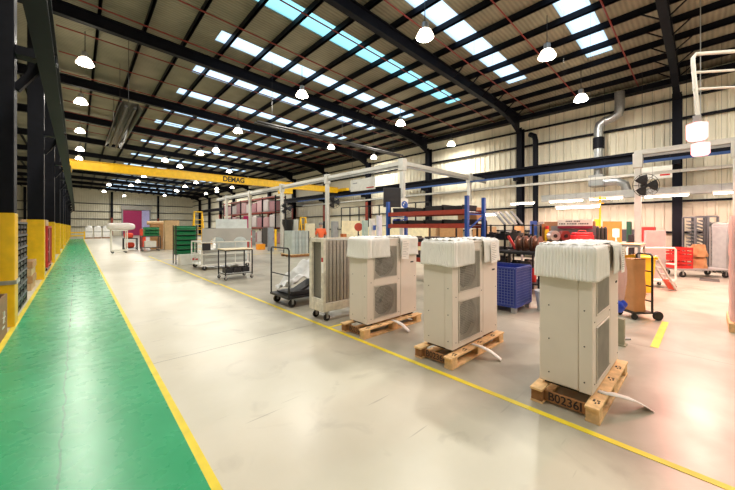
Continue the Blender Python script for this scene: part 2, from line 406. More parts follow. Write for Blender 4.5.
# left column row
for i, y in enumerate([7.5 + 6*k for k in range(0, 11)]):
    c = struct(MB().box(-1.06, -.72, y-.17, y+.17, 1.77, zr(-.9)+.02).build('steel_column', NAVY, None, bevel=.012, smooth=False))
    struct(MB().box(-1.07, -.71, y-.18, y+.18, 0, 1.77).build('column_guard', YEL, c, bevel=.012, smooth=False))
    struct(MB().bar((-.72, y, 3.75), (-.40, y, 4.28), .12, .1).box(-.72, -.25, y-.12, y+.12, 4.28, 4.42).build('rail_bracket', NAVY, c, smooth=False))
    if i == 0:
        struct(MB().box(-1.09, -.69, y-.2, y+.2, .66, .72).build('column_band', GALV, c, smooth=False))
# ---------------------------------------------------------------- high bay lamps
LENS = em('lamp_lens', (255, 246, 228), 30)
BELL = em('lamp_glass', (255, 240, 214), 7)
def make_lamp(label):
    t = thing('high_bay_light', label, 'light', group='high bay lights under the roof')
    MB().lathe([(.05,.42),(.09,.40),(.10,.22)], n=20).build('ballast_housing', GALV, t)
    MB().lathe([(.10,.219),(.16,.18),(.24,.02),(.25,0),(.235,0)], n=20).build('glass_bell', BELL, t)
    MB().lathe([(.225,.004),(.225,-.02),(.12,-.045),(.01,-.05)], n=20).build('lens', LENS, t)
    MB().cyl((0,0,0),(0,0,1),.012,n=6).build('suspension_rod', BLACK, t, (0,0,.42))
    light('lamp_glow', t, (0,0,-.06), LAMP_W, .42)
    return t
LPX = [(85,64,7.2),(81,103,7.2),(80,132,7.2),(80,150,7.2),(79,159,7.2),(302,96,6.9),(238,132,6.9),(200,154,6.9),(331,148,6.9),(405,126,6.8),(383,160,6.8),
       (547,57,6.7),(581,100,6.5),(454,146,6.5),(165,161,7),(180,167,7),(144,177,7),(216,151,7),(229,172,6.9),(138,182,7),(131,186,7),
       (176,191,6.9),(185,187,6.9),(196,183,6.9),(206,194,6.7),(217,192,6.7),(232,188,6.7)]
row = [(at(x, yy, z), z) for x, yy, z in LPX]
row += [((a, b), 6.9) for a, b in ((.3,9.3),(.3,3.3),(7.2,5.4),(7.2,-1),(1.5,-4),(11,-3.5),(14.6,-2.5),(-7,10),(-7,22),(-7,34),(3,52),(11,54),(3,62),(11,63),(6,68.5),(14.5,47),(14.5,36))]
lamp0 = make_lamp('bright round high bay lamp hanging under the steel roof')
LLAB = ['high bay lamp over the walkway side, nearest of the left row','second lamp from the front in the left row over the walkway','third lamp from the front in the left row over the walkway','fourth lamp from the front in the left row over the walkway','last lamp of the left row, right above the crane girder end',
 'large high bay lamp near the ceiling centre, above the crane girder','high bay lamp in the middle row, second behind the large central lamp','high bay lamp in the middle row, third behind the large central lamp','lamp above the right part of the crane girder','lamp by the end of the long tube heater near the right wall','lamp just below the far end of the long tube heater',
 'brightest high bay lamp at upper right under the rooflights','lamp near the right wall beside the silver duct','lamp before the right wall above the pallet rack']
for i, (q, z) in enumerate(row):
    if i == 9: q = (q[0]-.35, q[1])
    o = lamp0 if i == 0 else dup(lamp0, (0,0,0))
    o['label'] = LLAB[i] if i < 14 else 'small distant high bay lamp around the yellow crane girder' if i < 27 else 'high bay lamp over the hall outside the picture frame' if i < 37 else 'tiny distant high bay lamp in the farthest part of the hall'
    o.location = (min(q[0], 16.6), q[1], z)
    for c in o.children:
        if c.name.startswith('suspension'): c.scale.z = zr(o.location.x) + CS - z - .42

# ---------------------------------------------------------------- air conditioning units on pallets
STAMP = pm('stencil_ink', (44, 34, 30), .8)
def pallet(label, loc, code):
    t = thing('wooden_pallet', label, 'pallet', loc, 0, 'pallets under the outdoor units')
    for s in (-1, 1):
        y = s*.205
        MB().box(-.635,.635,y-.05,y+.05,0,.02).build('bottom_board', WOOD, t, bevel=.003)
        for x in (-.575, 0, .575): MB().box(x-.06,x+.06,y-.045,y+.045,.02,.11).build('block', WOOD if s < 0 else WOODD, t, bevel=.003)
        b = MB().box(-.65,.65,y-.05,y+.05,.11,.13).build('top_board', WOOD, t, bevel=.003)
        if s < 0:
            for x in (-.52, -.3, .05, .4):
                m = MB(); m.box(x-.045,x-.02,-.215,-.205,.1301,.1312).box(x-.01,x+.03,-.2,-.185,.1301,.1312).box(x-.03,x+.0,-.235,-.222,.1301,.1312).box(x+.01,x+.03,-.232,-.21,.1301,.1312)
                m.build('board_stamp', STAMP, b)
    e = MB().box(-.585,-.56,-.16,.16,.022,.11).build('end_board', WOODD, t, bevel=.002)  # dark wood tone paints the shade under the casing into the boards
    text('stencil', code, .10, STAMP, e, (-.5855, 0, .066), (R(90),0,R(-90)), .0008, .92, .0012)
    MB().box(.56,.585,-.16,.16,.022,.11).build('end_board', WOODD, t, bevel=.002)
    return t
def fan_blades(mb, r):
    for k in range(3):
        a0 = k*2*math.pi/3
        def fn(u, v):
            rr = .05 + (r-.05)*u; a = a0 + (v-.5)*(1.5-.35*u); return (rr*math.cos(a), (v-.5)*.05, rr*math.sin(a))
        mb.grid(fn, 6, 6)
    mb.cyl((0,-.03,0),(0,.04,0),.055,n=16); return mb
def ac_unit(label, loc, mesh=GREY):
    t = thing('outdoor_unit', label, 'air conditioner', loc, 0, 'boxed heat pump outdoor units')
    MB().box(-.55,.55,-.11,.20,.03,1.235).build('casing', CASE, t, bevel=.01)
    MB().box(-.5,-.42,-.17,.17,0,.03).build('foot_rail', DARK, t); MB().box(.42,.5,-.17,.17,0,.03).build('foot_rail', DARK, t)
    g = [(-.425,.075,.085,.565),(-.425,.075,.66,1.14)]
    f = MB(); f.box(-.554,-.425,-.205,-.11,.03,1.225).box(.075,.155,-.205,-.11,.03,1.225)
    for z0, z1 in ((.03,.085),(.565,.66),(1.14,1.225)): f.box(-.425,.075,-.205,-.11,z0,z1)
    f.build('front_panel', CASE, t, bevel=.004)
    s = MB().box(.16,.554,-.205,-.11,.03,1.225).build('service_panel', CASE, t, bevel=.006)
    MB().box(.40,.47,-.210,-.204,.845,.865).build('handle_slot', DARK, s)
    MB().box(-.56,.56,-.21,.205,1.225,1.25).build('lid', CASE, t, bevel=.008)
    sc = MB()
    for z in (.12,.42,.72,1.0):
        sc.cyl((-.553,.12,z),(-.548,.12,z),.006,n=8).cyl((-.5575,-.15,z),(-.55,-.15,z),.006,n=8)
    for z in (.1,.62,1.18):
        for x in (-.48,.115,.5): sc.cyl((x,-.208,z),(x,-.204,z),.006,n=8)
    sc.build('screw', DARK, t)
    for x0,x1,z0,z1 in g:
        fr = MB(); e = .014
        fr.box(x0,x1,-.213,-.203,z0,z0+e).box(x0,x1,-.213,-.203,z1-e,z1).box(x0,x0+e,-.213,-.203,z0+e,z1-e).box(x1-e,x1,-.213,-.203,z0+e,z1-e)
        q = fr.build('fan_guard', CASE2, t, bevel=.003)
        w = MB(); n = 24
        for k in range(1, n):
            x = x0+(x1-x0)*k/n; w.box(x-.0022,x+.0022,-.210,-.2065,z0+.01,z1-.01)
            z = z0+(z1-z0)*k/n; w.box(x0+.01,x1-.01,-.2065,-.203,z-.0022,z+.0022)
        w.build('wire_mesh', WIRE, q, smooth=False)
        c = ((x0+x1)/2, 0, (z0+z1)/2)
        # shroud plate with a round opening
        sh = MB(); N = 32; k0 = len(sh.v); rr = .225
        for k in range(N):
            a = 2*math.pi*k/N; ca, sa = math.cos(a), math.sin(a); h = .25/max(abs(ca),abs(sa)); 
            sh.v += [(c[0]+rr*ca,-.170,c[2]+rr*sa),(c[0]+min(h,.4)*ca,-.170,c[2]+min(h,.4)*sa*.96),(c[0]+rr*ca,-.112,c[2]+rr*sa)]
        for k in range(N):
            a, b = 3*k, 3*((k+1)%N); sh.f += [(a,a+1,b+1,b),(a,b,b+2,a+2)]
        sh.build('fan_shroud', CASE2, q)
        MB().cyl((c[0],-.117,c[2]),(c[0],-.111,c[2]),.224,n=32).build('coil_backing', pm('coil_grey', (104,102,97), .6), q)
        fan_blades(MB(), .2).build('fan', pm('fan_plastic', (112,109,104), .5), q, (c[0],-.145,c[2]), solid=.003)
    return t
def foam_cap(label, loc, end):               # end=-1: near narrow end, +1: far end; local x points outward
    rng = random.Random(hash((round(loc[1],2), end)) % 1000)
    g = .028; L = .43; hw = .207+g; r = .05; pts = []
    def add(x, y, nx, ny): pts.append((x, y, nx, ny))
    n1 = 80
    for i in range(n1): add(-L+(L-r)*i/n1, -hw, 0, -1)
    for i in range(9): a = -math.pi/2+math.pi/2*i/8; add(-r+g+r*math.cos(a)-g+g, -hw+r+r*math.sin(a), math.cos(a), math.sin(a))
    n2 = 110
    for i in range(1, n2): add(g, -hw+r+(2*hw-2*r)*i/n2, 1, 0)
    for i in range(9): a = math.pi/2*i/8; add(-r+g+r*math.cos(a)-g+g, hw-r+r*math.sin(a), math.cos(a), math.sin(a))
    for i in range(n1+1): add(-r-(L-r)*i/n1, hw, 0, 1)
    Z0, Z1 = .972, 1.262; nz = 14; m = MB(); k = 0; s = 0; ph = rng.random()*6
    rows = []
    for i, (x, y, nx, ny) in enumerate(pts):
        if i: s += math.hypot(x-pts[i-1][0], y-pts[i-1][1])
        rib = .0042*math.sin(2*math.pi*s/.025)
        jag = rng.uniform(-.003,.003) + .005*math.sin(s*9+ph)
        col = []
        for j in range(nz+1):
            v = j/nz; z = Z0+jag*(1-v)+(Z1-Z0)*v
            flare = .008*(1-v)**3 + .004*math.sin(7*s+5*v+ph)
            inn = 0
            if v > .82: q = (v-.82)/.18; inn = .035*(1-math.sqrt(max(0,1-q*q)))
            o = rib*(1-.0*v)+flare-inn+rng.uniform(-.0006,.0006)
            col.append((x+nx*o, y+ny*o, z))
        rows.append(col)
    for col in rows: m.v += col
    for i in range(len(rows)-1):
        for j in range(nz): a = i*(nz+1)+j; m.f.append((a, a+nz+1, a+nz+2, a+1))
    def top(u, v):
        x = -L-.01+(L+g-.02)*u; y = (-hw+.03)+(2*hw-.06)*v
        return (x, y, 1.264+.006*math.sin(x*55+ph)+.005*math.sin(y*70+x*20+ph)+rng.uniform(-.004,.004)+.012*math.sin(math.pi*v)*math.sin(math.pi*u))
    m.grid(top, 30, 26)
    o = m.build('foam_cover', FOAM, None, loc, math.pi if end < 0 else 0, solid=.007)
    return tag(o, label, 'packing foam', 'foam covers on the outdoor units')
def strap_tail(label, loc, dx, dy):
    pts = [(0,.03,.0),(0,-.03,.0),(dx*.25,-.03+dy*.25,-.012),(dx*.6,-.03+dy*.6,-.05),(dx*.9,-.03+dy*.9,-.105),(dx,-.03+dy,-.128)]
    m = MB(); n = len(pts); wv = Vector((-dy, dx, 0)).normalized()*.046
    for i, p in enumerate(pts):
        q = wv if i > 1 else Vector((.03,0,0))
        m.v += [(p[0]-q.x,p[1]-q.y,p[2]),(p[0]+q.x,p[1]+q.y,p[2])]
    for i in range(n-1): m.f.append((2*i,2*i+1,2*i+3,2*i+2))
    return simple('packing_strap', label, 'strap', m, PAPER, loc, solid=.0025, group='loose packing straps')
def paper_note(label, loc, w, h, tilt):
    t = thing('delivery_note', label, 'paper', loc, 0, 'notes hung on the outdoor units')
    q = MB().box(-w/2,w/2,-.004,-.002,-h,0).build('sheet', PAPER, t)
    m = MB()
    for k in range(10):
        z = -h*(.1+.085*k); m.box(-.38*w, (.36 if k % 3 else .1)*w, -.0055, -.0042, z-.003, z+.002)
    m.build('printed_lines', GREY, q)
    t.rotation_euler = (0, R(tilt), 0)
    return t
PX0, PYS = (3.665, 3.645, 3.57), (.845, 2.145, 3.47)
names = ['nearest', 'middle', 'farthest']
codes = ['B0236I', 'B0236I', 'B0236I']
for i in range(3):
    PX, y = PX0[i], PYS[i]
    pallet(['wooden pallet with black stencil under the nearest outdoor unit, largest in view', 'wooden pallet under the middle of the three outdoor units', 'wooden pallet under the farthest outdoor unit beside the coil trolley'][i], (PX-.045, y-.025, 0), codes[i])
    ac_unit(['tall cream outdoor unit nearest the camera, its fans seen edge on', 'tall cream twin fan outdoor unit standing second of three', 'cream twin fan outdoor unit beside the coil trolley, farthest of three'][i], (PX, y, .13))
    foam_cap('white ribbed foam cover on the walkway end of the %s outdoor unit' % names[i], (PX-.55, y, .13), -1)
    foam_cap('white ribbed foam cover on the rear end of the %s outdoor unit' % names[i], (PX+.55, y, .13), 1)
    paper_note('white paper note hung on the front of the %s outdoor unit' % names[i], (PX+[.42,.33,.22][i], y-.262, .13+[1.22,1.23,1.22][i]), .17, [.26,.27,.30][i], [2,-3,4][i])
    strap_tail('white packing strap trailing from under the %s outdoor unit' % names[i], (PX+[-.36,-.13,-.05][i], y-.235, .134), [.27,.10,.08][i], [-.25,-.26,-.22][i])

# ---------------------------------------------------------------- trolleys beside the units
def caster(par, x, y, r=.06, mat=RUBBER, h=None):
    h = h or r*2+.05
    c = MB().box(x-.035,x+.035,y-.03,y+.03,h-.008,h).box(x-.02,x+.02,y-.028,y-.022,r*.8,h).box(x-.02,x+.02,y+.022,y+.028,r*.8,h).build('caster', GALV, par)
    MB().cyl((x,y-.018,r),(x,y+.018,r),r,n=18).build('wheel', mat, c)
def frame(mb, x0, x1, y0, y1, z0, z1, w, top=True, bottom=True):
    for x in (x0, x1):
        for y in (y0, y1): mb.box(x-w/2,x+w/2,y-w/2,y+w/2,z0,z1)
    for z, on in ((z0, bottom), (z1, top)):
        if on:
            for y in (y0, y1): mb.box(x0+w/2,x1-w/2,y-w/2,y+w/2,z-w/2 if z == z1 else z,z+w/2 if z == z1 else z+w)
            for x in (x0, x1): mb.box(x-w/2,x+w/2,y0+w/2,y1-w/2,z-w/2 if z == z1 else z,z+w/2 if z == z1 else z+w)
    return mb
# coil trolley
t = thing('coil_trolley', 'white scuffed upright trolley loaded with coil panels beside the foam covered units', 'trolley', (2.93, 4.22, 0))
WORN = pm('worn_white_paint', (222, 216, 200), .5, 0, .2, 10)
MB().box(0,1.1,0,.42,.16,.30).build('base_frame', WORN, t, bevel=.006)
m = MB()
m.box(0,.05,0,.07,.30,1.36).box(0,.05,.35,.42,.30,1.36).box(0,.05,.07,.35,1.30,1.36).box(0,.05,.07,.35,.30,.36)
m.build('end_frame', WORN, t, bevel=.004)
MB().box(1.05,1.1,0,.42,.30,1.36).build('end_plate', WORN, t, bevel=.004)
MB().box(0,1.1,.385,.42,1.30,1.36).build('top_rail', WORN, t)
for x, y in ((.1,.05),(.1,.37),(1.0,.05),(1.0,.37)): caster(t, x, y, .055)
MB().box(-.006,0,.0,.05,.80,.98).build('label_tag', PAPER, t); MB().box(-.007,0,.01,.05,.98,1.05).build('red_tag', RED, t)
COIL = pm('coil_fins', (128, 124, 116), .45, .3, .1, 40); COILE = pm('coil_edge', (176, 170, 158), .4, .5, .1, 30)
coil0 = None
for k in range(13):
    x = 2.93+.085+k*.076
    if coil0 is None:
        coil0 = thing('heat_exchanger', '', 'coil', (x, 4.235, .302), 0, 'coil panels standing on the white trolley')
        m = MB().box(-.028,.028,.012,.36,.03,1.01); m.build('fin_block', COIL, coil0)
        m = MB().box(-.03,.03,0,.014,0,1.03).box(-.03,.03,.356,.368,0,1.03).box(-.03,.03,.014,.356,0,.03).box(-.03,.03,.014,.356,1.0,1.03); m.build('edge_frame', COILE, coil0)
        o = coil0
    else: o = dup(coil0, (x, 4.235, .302))
    o['label'] = ('grey coil panel standing first in the white trolley, facing the walkway' if k == 0 else
                  'coil panel last in the row on the trolley, next to the foam covered unit' if k == 12 else
                  'coil panel number %s from the walkway end of the row on the white trolley' % ['two','three','four','five','six','seven','eight','nine','ten','eleven','twelve'][k-1])
# sheet trolley with hoop ends
t = thing('platform_trolley', 'dark platform trolley with tube hoop ends, carrying plastic sheets', 'trolley', (2.93, 5.36, 0))
m = MB().box(0,1.25,0,.78,.17,.21); m.build('deck', BLACK, t)
for x in (.02, 1.23):
    MB().tube([(x,.02,.21),(x,.02,1.1),(x,.06,1.14),(x,.72,1.14),(x,.76,1.1),(x,.76,.21)], .016).tube([(x,.02,.62),(x,.76,.62)], .012).build('hoop_handle', GREY if x > 1 else BLACK, t)
for x, y in ((.12,.08),(.12,.7),(1.13,.08),(1.13,.7)): caster(t, x, y, .075)
SHW = sheet('white_plastic_sheet', (240, 240, 238), .15, .3)
def crumple(u, v):
    x = 3.0+1.05*u; y = 5.43+.62*v; z = .36+.68*u+.07*math.sin(9*u+5*v)+.05*math.sin(13*v-4*u)+.03*math.sin(27*u+8*v)
    return (x, y, z)
simple('plastic_sheeting', 'crumpled white plastic sheeting sloping over the dark platform trolley', 'plastic sheet', MB().grid(crumple, 34, 24), SHW, solid=.012)
m = MB().obox((3.57,5.6,.44),(1.0,.3,.05),(0,R(-26),0)).box(3.05,4.1,5.42,5.5,.211,.30).box(3.05,4.1,5.5,6.08,.211,.24)
simple('moulded_tray', 'black moulded panel under the white sheeting on the platform trolley', 'panel', m, BLKPL, bevel=.01)
m = MB().lathe([(.02,0),(.15,.01),(.17,.06),(.17,.14),(.14,.19),(.03,.2)], n=20)
simple('black_reel', 'round black reel lying on top of the white plastic sheeting', 'reel', m, BLKPL, (3.86,5.72,1.02))
# steel table trolley
t = thing('table_trolley', 'black framed table on wheels with pale wooden top', 'trolley', (3.13, 9.42, 0))
frame(MB(), .02, .80, .02, .64, .12, .86, .03, bottom=False).box(.02,.8,.02,.64,.16,.18).build('frame', BLACK, t)
MB().box(-.01,.83,-.01,.67,.876,.90).build('table_top', pm('birch_top', (222, 205, 168), .6), t, bevel=.003)
MB().box(.03,.79,.03,.63,.181,.19).build('lower_shelf', LGREY, t)
for x in (.03,.79):
    for y in (.03,.63): caster(t, x, y, .045, h=.13)
b0 = None
for k, x in enumerate((.06,.31,.56)):
    lab = ['black plastic bin on the table trolley shelf, nearest the walkway','black plastic bin in the middle of the table trolley shelf','black plastic bin on the table trolley shelf, farthest from the walkway'][k]
    m = MB().box(0,.2,0,.3,0,.012).box(0,.2,0,.012,.012,.14).box(0,.2,.288,.3,.012,.14).box(0,.012,.012,.288,.012,.14).box(.188,.2,.012,.288,.012,.14)
    simple('plastic_bin', lab, 'bin', m, BLKPL, (3.13+x, 9.55, .19), group='black bins on the table trolley')
# cage trolley with sheet metal
def cage(label, loc, Lx, Ly):
    t = thing('cage_trolley', label, 'trolley', loc)
    MB().box(0,Lx,0,Ly,.16,.20).build('deck', WHITE, t)
    m = frame(MB(), .02, Lx-.02, .02, Ly-.02, .2, 1.0, .04, bottom=False)
    for x in (Lx*.33, Lx*.66): m.box(x-.015,x+.015,.01,.03,.2,1.0)
    for y in (Ly*.33, Ly*.66): m.box(.01,.03,y-.015,y+.015,.2,1.0)
    m.box(0.02,Lx-.02,.01,.03,.55,.59).box(0.01,.03,.02,Ly-.02,.55,.59)
    m.build('cage_frame', WHITE, t, bevel=.004)
    for x, y in ((.12,.1),(.12,Ly-.1),(Lx-.12,.1),(Lx-.12,Ly-.1)): caster(t, x, y, .075)
    return t
cage('white tube cage trolley on black castors holding grey sheet metal', (3.22, 12.1, 0), 1.78, 1.4)
SHEETM = pm('sheet_metal', (172, 172, 166), .4, .2, .06, 3)
poly = [(3.26,1.5),(3.26,.98)]
for cx in (3.78, 4.6):
    for k in range(13):
        a = math.pi - math.pi*k/12; poly.append((cx+.26*math.cos(a), .98+.2*math.sin(a)))
poly += [(5.02,.98),(5.02,1.5)]
simple('cut_out_sheet', 'wide grey metal panel with two round cut outs standing on the cage trolley', 'panel', MB().prism(poly, 'y', 12.16, 12.19).box(3.3,3.34,12.16,12.19,.2,.98).box(4.94,4.98,12.16,12.19,.2,.98), SHEETM)
simple('metal_sheet', 'pale blue white sheet panel standing behind the cut out panel', 'panel', MB().box(3.9,5.1,12.75,12.79,.2,1.86), pm('pale_sheet', (214, 222, 220), .4))
for k in range(5):
    simple('metal_sheet_stack', 'flat grey sheet bundle in the white cage trolley, %s from the deck' % ['lowest','second','third','fourth','topmost'][k], 'sheet metal',
           MB().box(3.36+.03*(k%2),4.9-.02*k,12.3,12.68,.202+.105*k,.302+.105*k), [SHEETM,LGREY][k%2], group='sheet bundles in the cage trolley', bevel=.004)
simple('black_box', 'small black box hung on the corner of the white cage trolley', 'box', MB().box(3.24,3.50,12.02,12.10,.72,.97), BLKPL, bevel=.01)

# ---------------------------------------------------------------- left side by the walkway
def carton(label, loc, s, mat=KRAFT, rotz=0, group=None, tape=True, name='cardboard_box'):
    t = thing(name, label, 'box', loc, rotz, group)
    MB().box(-s[0]/2,s[0]/2,-s[1]/2,s[1]/2,0,s[2]).build('carton', mat, t, bevel=.006)
    if tape: MB().box(-s[0]/2-.001,s[0]/2+.001,-.025,.025,s[2]-.06,s[2]+.0015).build('tape', KRAFTL, t)
    return t
bx = thing('open_carton', 'large open brown carton with a white emblem beside the nearest yellow column', 'box', (-1.15, 6.2, 0))
BRN = pm('brown_card', (150, 118, 86), .85, 0, .12, 6)
MB().box(-.4,.4,-.75,.75,0,.02).box(-.4,-.38,-.75,.75,.02,.58).box(.38,.4,-.75,.75,.02,.58).box(-.38,.38,-.75,-.73,.02,.58).box(-.38,.38,.73,.75,.02,.58).build('carton', BRN, bx)
m = MB()
for a in (0, 60, 120): m.bar((.4015, .42-.09*math.cos(R(a)), .30-.09*math.sin(R(a))), (.4015, .42+.09*math.cos(R(a)), .30+.09*math.sin(R(a))), .024, .002)
m.box(.4005,.402,.34,.52,.14,.17).build('emblem', WHITE, bx)
yb = thing('yellow_bin', 'yellow bin with black rim standing in front of the nearest column', 'bin', (-1.24, 7.17, 0))
MB().box(-.12,.12,-.12,.12,0,.86).build('bin_body', YEL, yb, bevel=.02); MB().box(-.13,.13,-.13,.13,.86,.90).build('rim', BLKPL, yb, bevel=.01)
for k in range(7):
    t = thing('crate', 'black slatted crate in the tower by the walkway, %s' % ['at the bottom on the floor','second from the floor','third from the floor','fourth from the floor','fifth from the floor','second from the top','topmost of the tower'][k], 'crate', (-1.13, 8.95, .235*k), 0, 'black crates in the tower')
    m = MB().box(-.35,.35,-.75,.75,0,.02)
    for s in (-1,1):
        for z0, z1 in ((.02,.07),(.11,.17)): m.box(s*.345-.008,s*.345+.008,-.75,.75,z0,z1); m.box(-.35,.35,s*.745-.008,s*.745+.008,z0,z1)
    for x in (-.34,.34):
        for y in (-.74,-.25,.25,.74): m.box(x-.02,x+.02,y-.02,y+.02,.02,.2)
    m.build('slatted_body', BLKPL, t)
    MB().box(.33,.365,-.77,.77,.2,.235).box(-.365,-.33,-.77,.77,.2,.235).box(-.33,.33,-.77,-.735,.2,.235).box(-.33,.33,.735,.77,.2,.235).build('rim', pm('rim_grey', (92,94,98), .5), t, bevel=.004)
for k in range(4):
    carton('flat brown carton by the second column, %s of four' % ['lowest','second','third','topmost'][k], (-1.12+.02*(k%2), 11.6, .18*k), (.62,.95,.17), [KRAFTL,KRAFT][k%2], group='flat cartons stacked by the walkway')
t = thing('red_stillage', 'red steel stillage on wheels beside the walkway beyond the second column', 'rack', (-1.12, 16.7, 0))
m = frame(MB(), -.34,.34,-1.1,1.1,.14,1.55,.07)
for z in (.6,1.08): m.box(-.34,.34,-1.1,1.1,z,z+.04)
m.build('frame', RED, t)
MB().box(.30,.345,-1.0,-.35,.2,1.5).box(.30,.345,.2,1.0,.2,1.5).build('side_panel', RUST, t)
for x in (-.3,.3):
    for y in (-1,1): caster(t, x, y, .06, h=.16)
carton('pale brown carton on top of the red stillage', (-1.1, 16.4, 1.585), (.6,1.3,.22), KRAFTL)
# barrier at the end of the walkway
t = thing('safety_barrier', 'yellow steel barrier across the far end of the green walkway', 'barrier', (-.05, 54.6, 0))
for x in (-.75,.75): MB().box(x-.07,x+.07,-.07,.07,.003,1.0).build('post', YEL, t)
for z in (.35,.75): MB().box(-.75,.75,-.05,.05,z,z+.16).build('rail', YEL, t)
for k in range(3):
    t = thing('wrapped_load', 'white wrapped pallet load against the far wall, %s' % ['nearest the walkway','middle of three','third from the walkway'][k], 'wrapped pallet', (1.15+.9*k, 56.5, 0), 0, 'white wrapped loads by the far wall')
    MB().box(-.4,.4,-.4,.4,0,.13).build('pallet_base', WOODD, t)
    MB().box(-.38,.38,-.38,.38,.13,1.5).lathe([(.38,1.5),(.3,1.68),(.1,1.72),(.02,1.72)], n=12).build('wrapped_body', pm('white_wrap', (228, 226, 222), .3), t, bevel=.06)
    MB().box(-.385,.385,-.385,.385,.85,.95).build('grey_band', GREY, t)
# white trolley with wrapped load
t = thing('white_trolley', 'tall white tube trolley under a wrapped load, left of the orange bundles', 'trolley', (1.46, 23.6, 0))
frame(MB(), .03,.75,.03,.9,.12,1.35,.05).box(.03,.75,.03,.9,1.32,1.37).build('frame', WHITE, t)
for x in (.08,.7):
    for y in (.08,.85): caster(t, x, y, .06, h=.13)
def puff(a,b,c):
    def fn(u,v):
        th = 2*math.pi*u; ph = math.pi*(v-.5); f = lambda q, e: math.copysign(abs(q)**e, q)
        return (a*f(math.cos(ph),.5)*f(math.cos(th),.5), b*f(math.cos(ph),.5)*f(math.sin(th),.5), c*f(math.sin(ph),.7)+.012*math.sin(9*th)*math.cos(ph))
    return MB().grid(fn, 28, 14)
simple('wrapped_bundle', 'white plastic wrapped bundle bulging over the tall white trolley', 'bundle', puff(.68,.5,.22), WRAP, (1.95, 24.05, 1.58))
def louvre_bin(label, loc, s=(.62,.42,.17), group=None):
    m = MB(); a, b, c = s[0]/2, s[1]/2, s[2]
    m.box(-a,a,-b,b,0,.015).box(-a,a,b-.015,b,.015,c).box(-a,-a+.015,-b,b-.015,.015,c).box(a-.015,a,-b,b-.015,.015,c).box(-a+.015,a-.015,-b,-b+.015,.015,c*.55).obox((0,-b-.02,c*.6),(2*a,.05,.015),(R(35),0,0))
    return simple('green_crate', label, 'crate', m, GREEN, loc, group=group)
# green crate rack
t = thing('bin_rack', 'black steel rack of green crates left of the cage trolley', 'rack', (3.0, 14.9, 0))
m = MB()
for x in (0,.78):
    for y in (0,.5): m.box(x-.018,x+.018,y-.018,y+.018,0,1.62)
for z in (.42,.62,.82,1.02,1.22,1.42): m.box(0,.78,-.012,.012,z-.02,z).box(0,.78,.488,.512,z-.02,z).box(-.012,.012,0,.5,z-.02,z).box(.768,.792,0,.5,z-.02,z).box(.0,.78,.2,.3,z-.02,z)
m.build('frame', BLACK, t)
for k, z in enumerate((.42,.62,.82,1.02,1.22,1.42)):
    louvre_bin('green crate on the rack left of the cage trolley, %s' % ['bottom tier','second tier from the bottom','third tier from the bottom','fourth tier from the bottom','fifth tier from the bottom','top tier'][k], (3.39,15.15,z), (.72,.5,.18), 'green crates on the black rack')
t = thing('white_carton', 'white carton with a red mark on the floor below the green crate rack', 'box', (3.42, 14.62, 0))
MB().box(-.36,.36,-.2,.2,0,.42).build('carton', WHITE, t, bevel=.006); MB().box(.02,.3,-.203,-.2,.18,.24).obox((.1,-.2015,.25),(.2,.002,.03),(0,R(-18),0)).build('red_mark', RED, t)
# green crates on a dark table trolley
t = thing('crate_trolley', 'dark table trolley with green crates beside the tall brown cartons', 'trolley', (3.0, 24.3, 0))
frame(MB(), .02,1.0,.02,.7,.14,.95,.05,bottom=False).box(.0,1.02,0,.72,.93,.98).box(.0,1.02,0,.72,.2,.24).build('frame', pm('dark_grey_steel',(62,60,58),.5), t)
for x in (.08,.94):
    for y in (.08,.64): caster(t, x, y, .06, h=.15)
for k in range(3):
    louvre_bin('green crate on the dark table trolley, %s' % ['lowest of three','middle of three','topmost of three'][k], (3.55,24.65,.98+.19*k), (.8,.6,.18), 'green crates on the dark trolley')
carton('white box on the lower shelf of the dark crate trolley', (3.5, 24.65, .24), (.6,.5,.4), WHITE, tape=False)
carton('tall plain brown carton standing beside the green crate trolley', (4.82, 25.3, 0), (.85,.6,2.0), KRAFTL, tape=False)
carton('shorter brown carton behind the green crate trolley', (4.1, 26.3, 0), (.7,.6,1.7), KRAFT, tape=False)
simple('brown_roll', 'long brown paper roll lying on the shorter brown carton', 'roll', MB().cyl((3.55,26.3,1.83),(4.7,26.3,1.83),.13,n=18), KRAFTL)
t = thing('black_bench', 'low black steel bench holding orange red bundles', 'bench', (2.25, 26.2, 0))
frame(MB(), .02,.75,.02,.6,0,.78,.05,bottom=False).box(0,.77,0,.62,.76,.8).box(0,.77,0,.62,.1,.14).build('frame', BLACK, t)
OR2 = pm('orange_red_cloth', (226, 74, 50), .7, 0, .15, 9)
for k, (x, z) in enumerate(((2.55,.97),(2.62,.33))):
    simple('orange_bundle', ['orange red cloth bundle on top of the low black bench','orange red cloth bundle on the bottom shelf of the low black bench'][k], 'bundle', puff(.26,.24,.18), OR2, (x,26.5,z), group='orange red bundles')
simple('orange_drum', 'orange red drum standing behind the low black bench', 'drum', MB().lathe([(.18,0),(.19,.02),(.19,.45),(.2,.47),(.19,.49),(.19,.9),(.2,.92),(.19,.94),(.19,1.36),(.15,1.42),(.02,1.43)], n=18), OR2, (3.55,28.2,0))
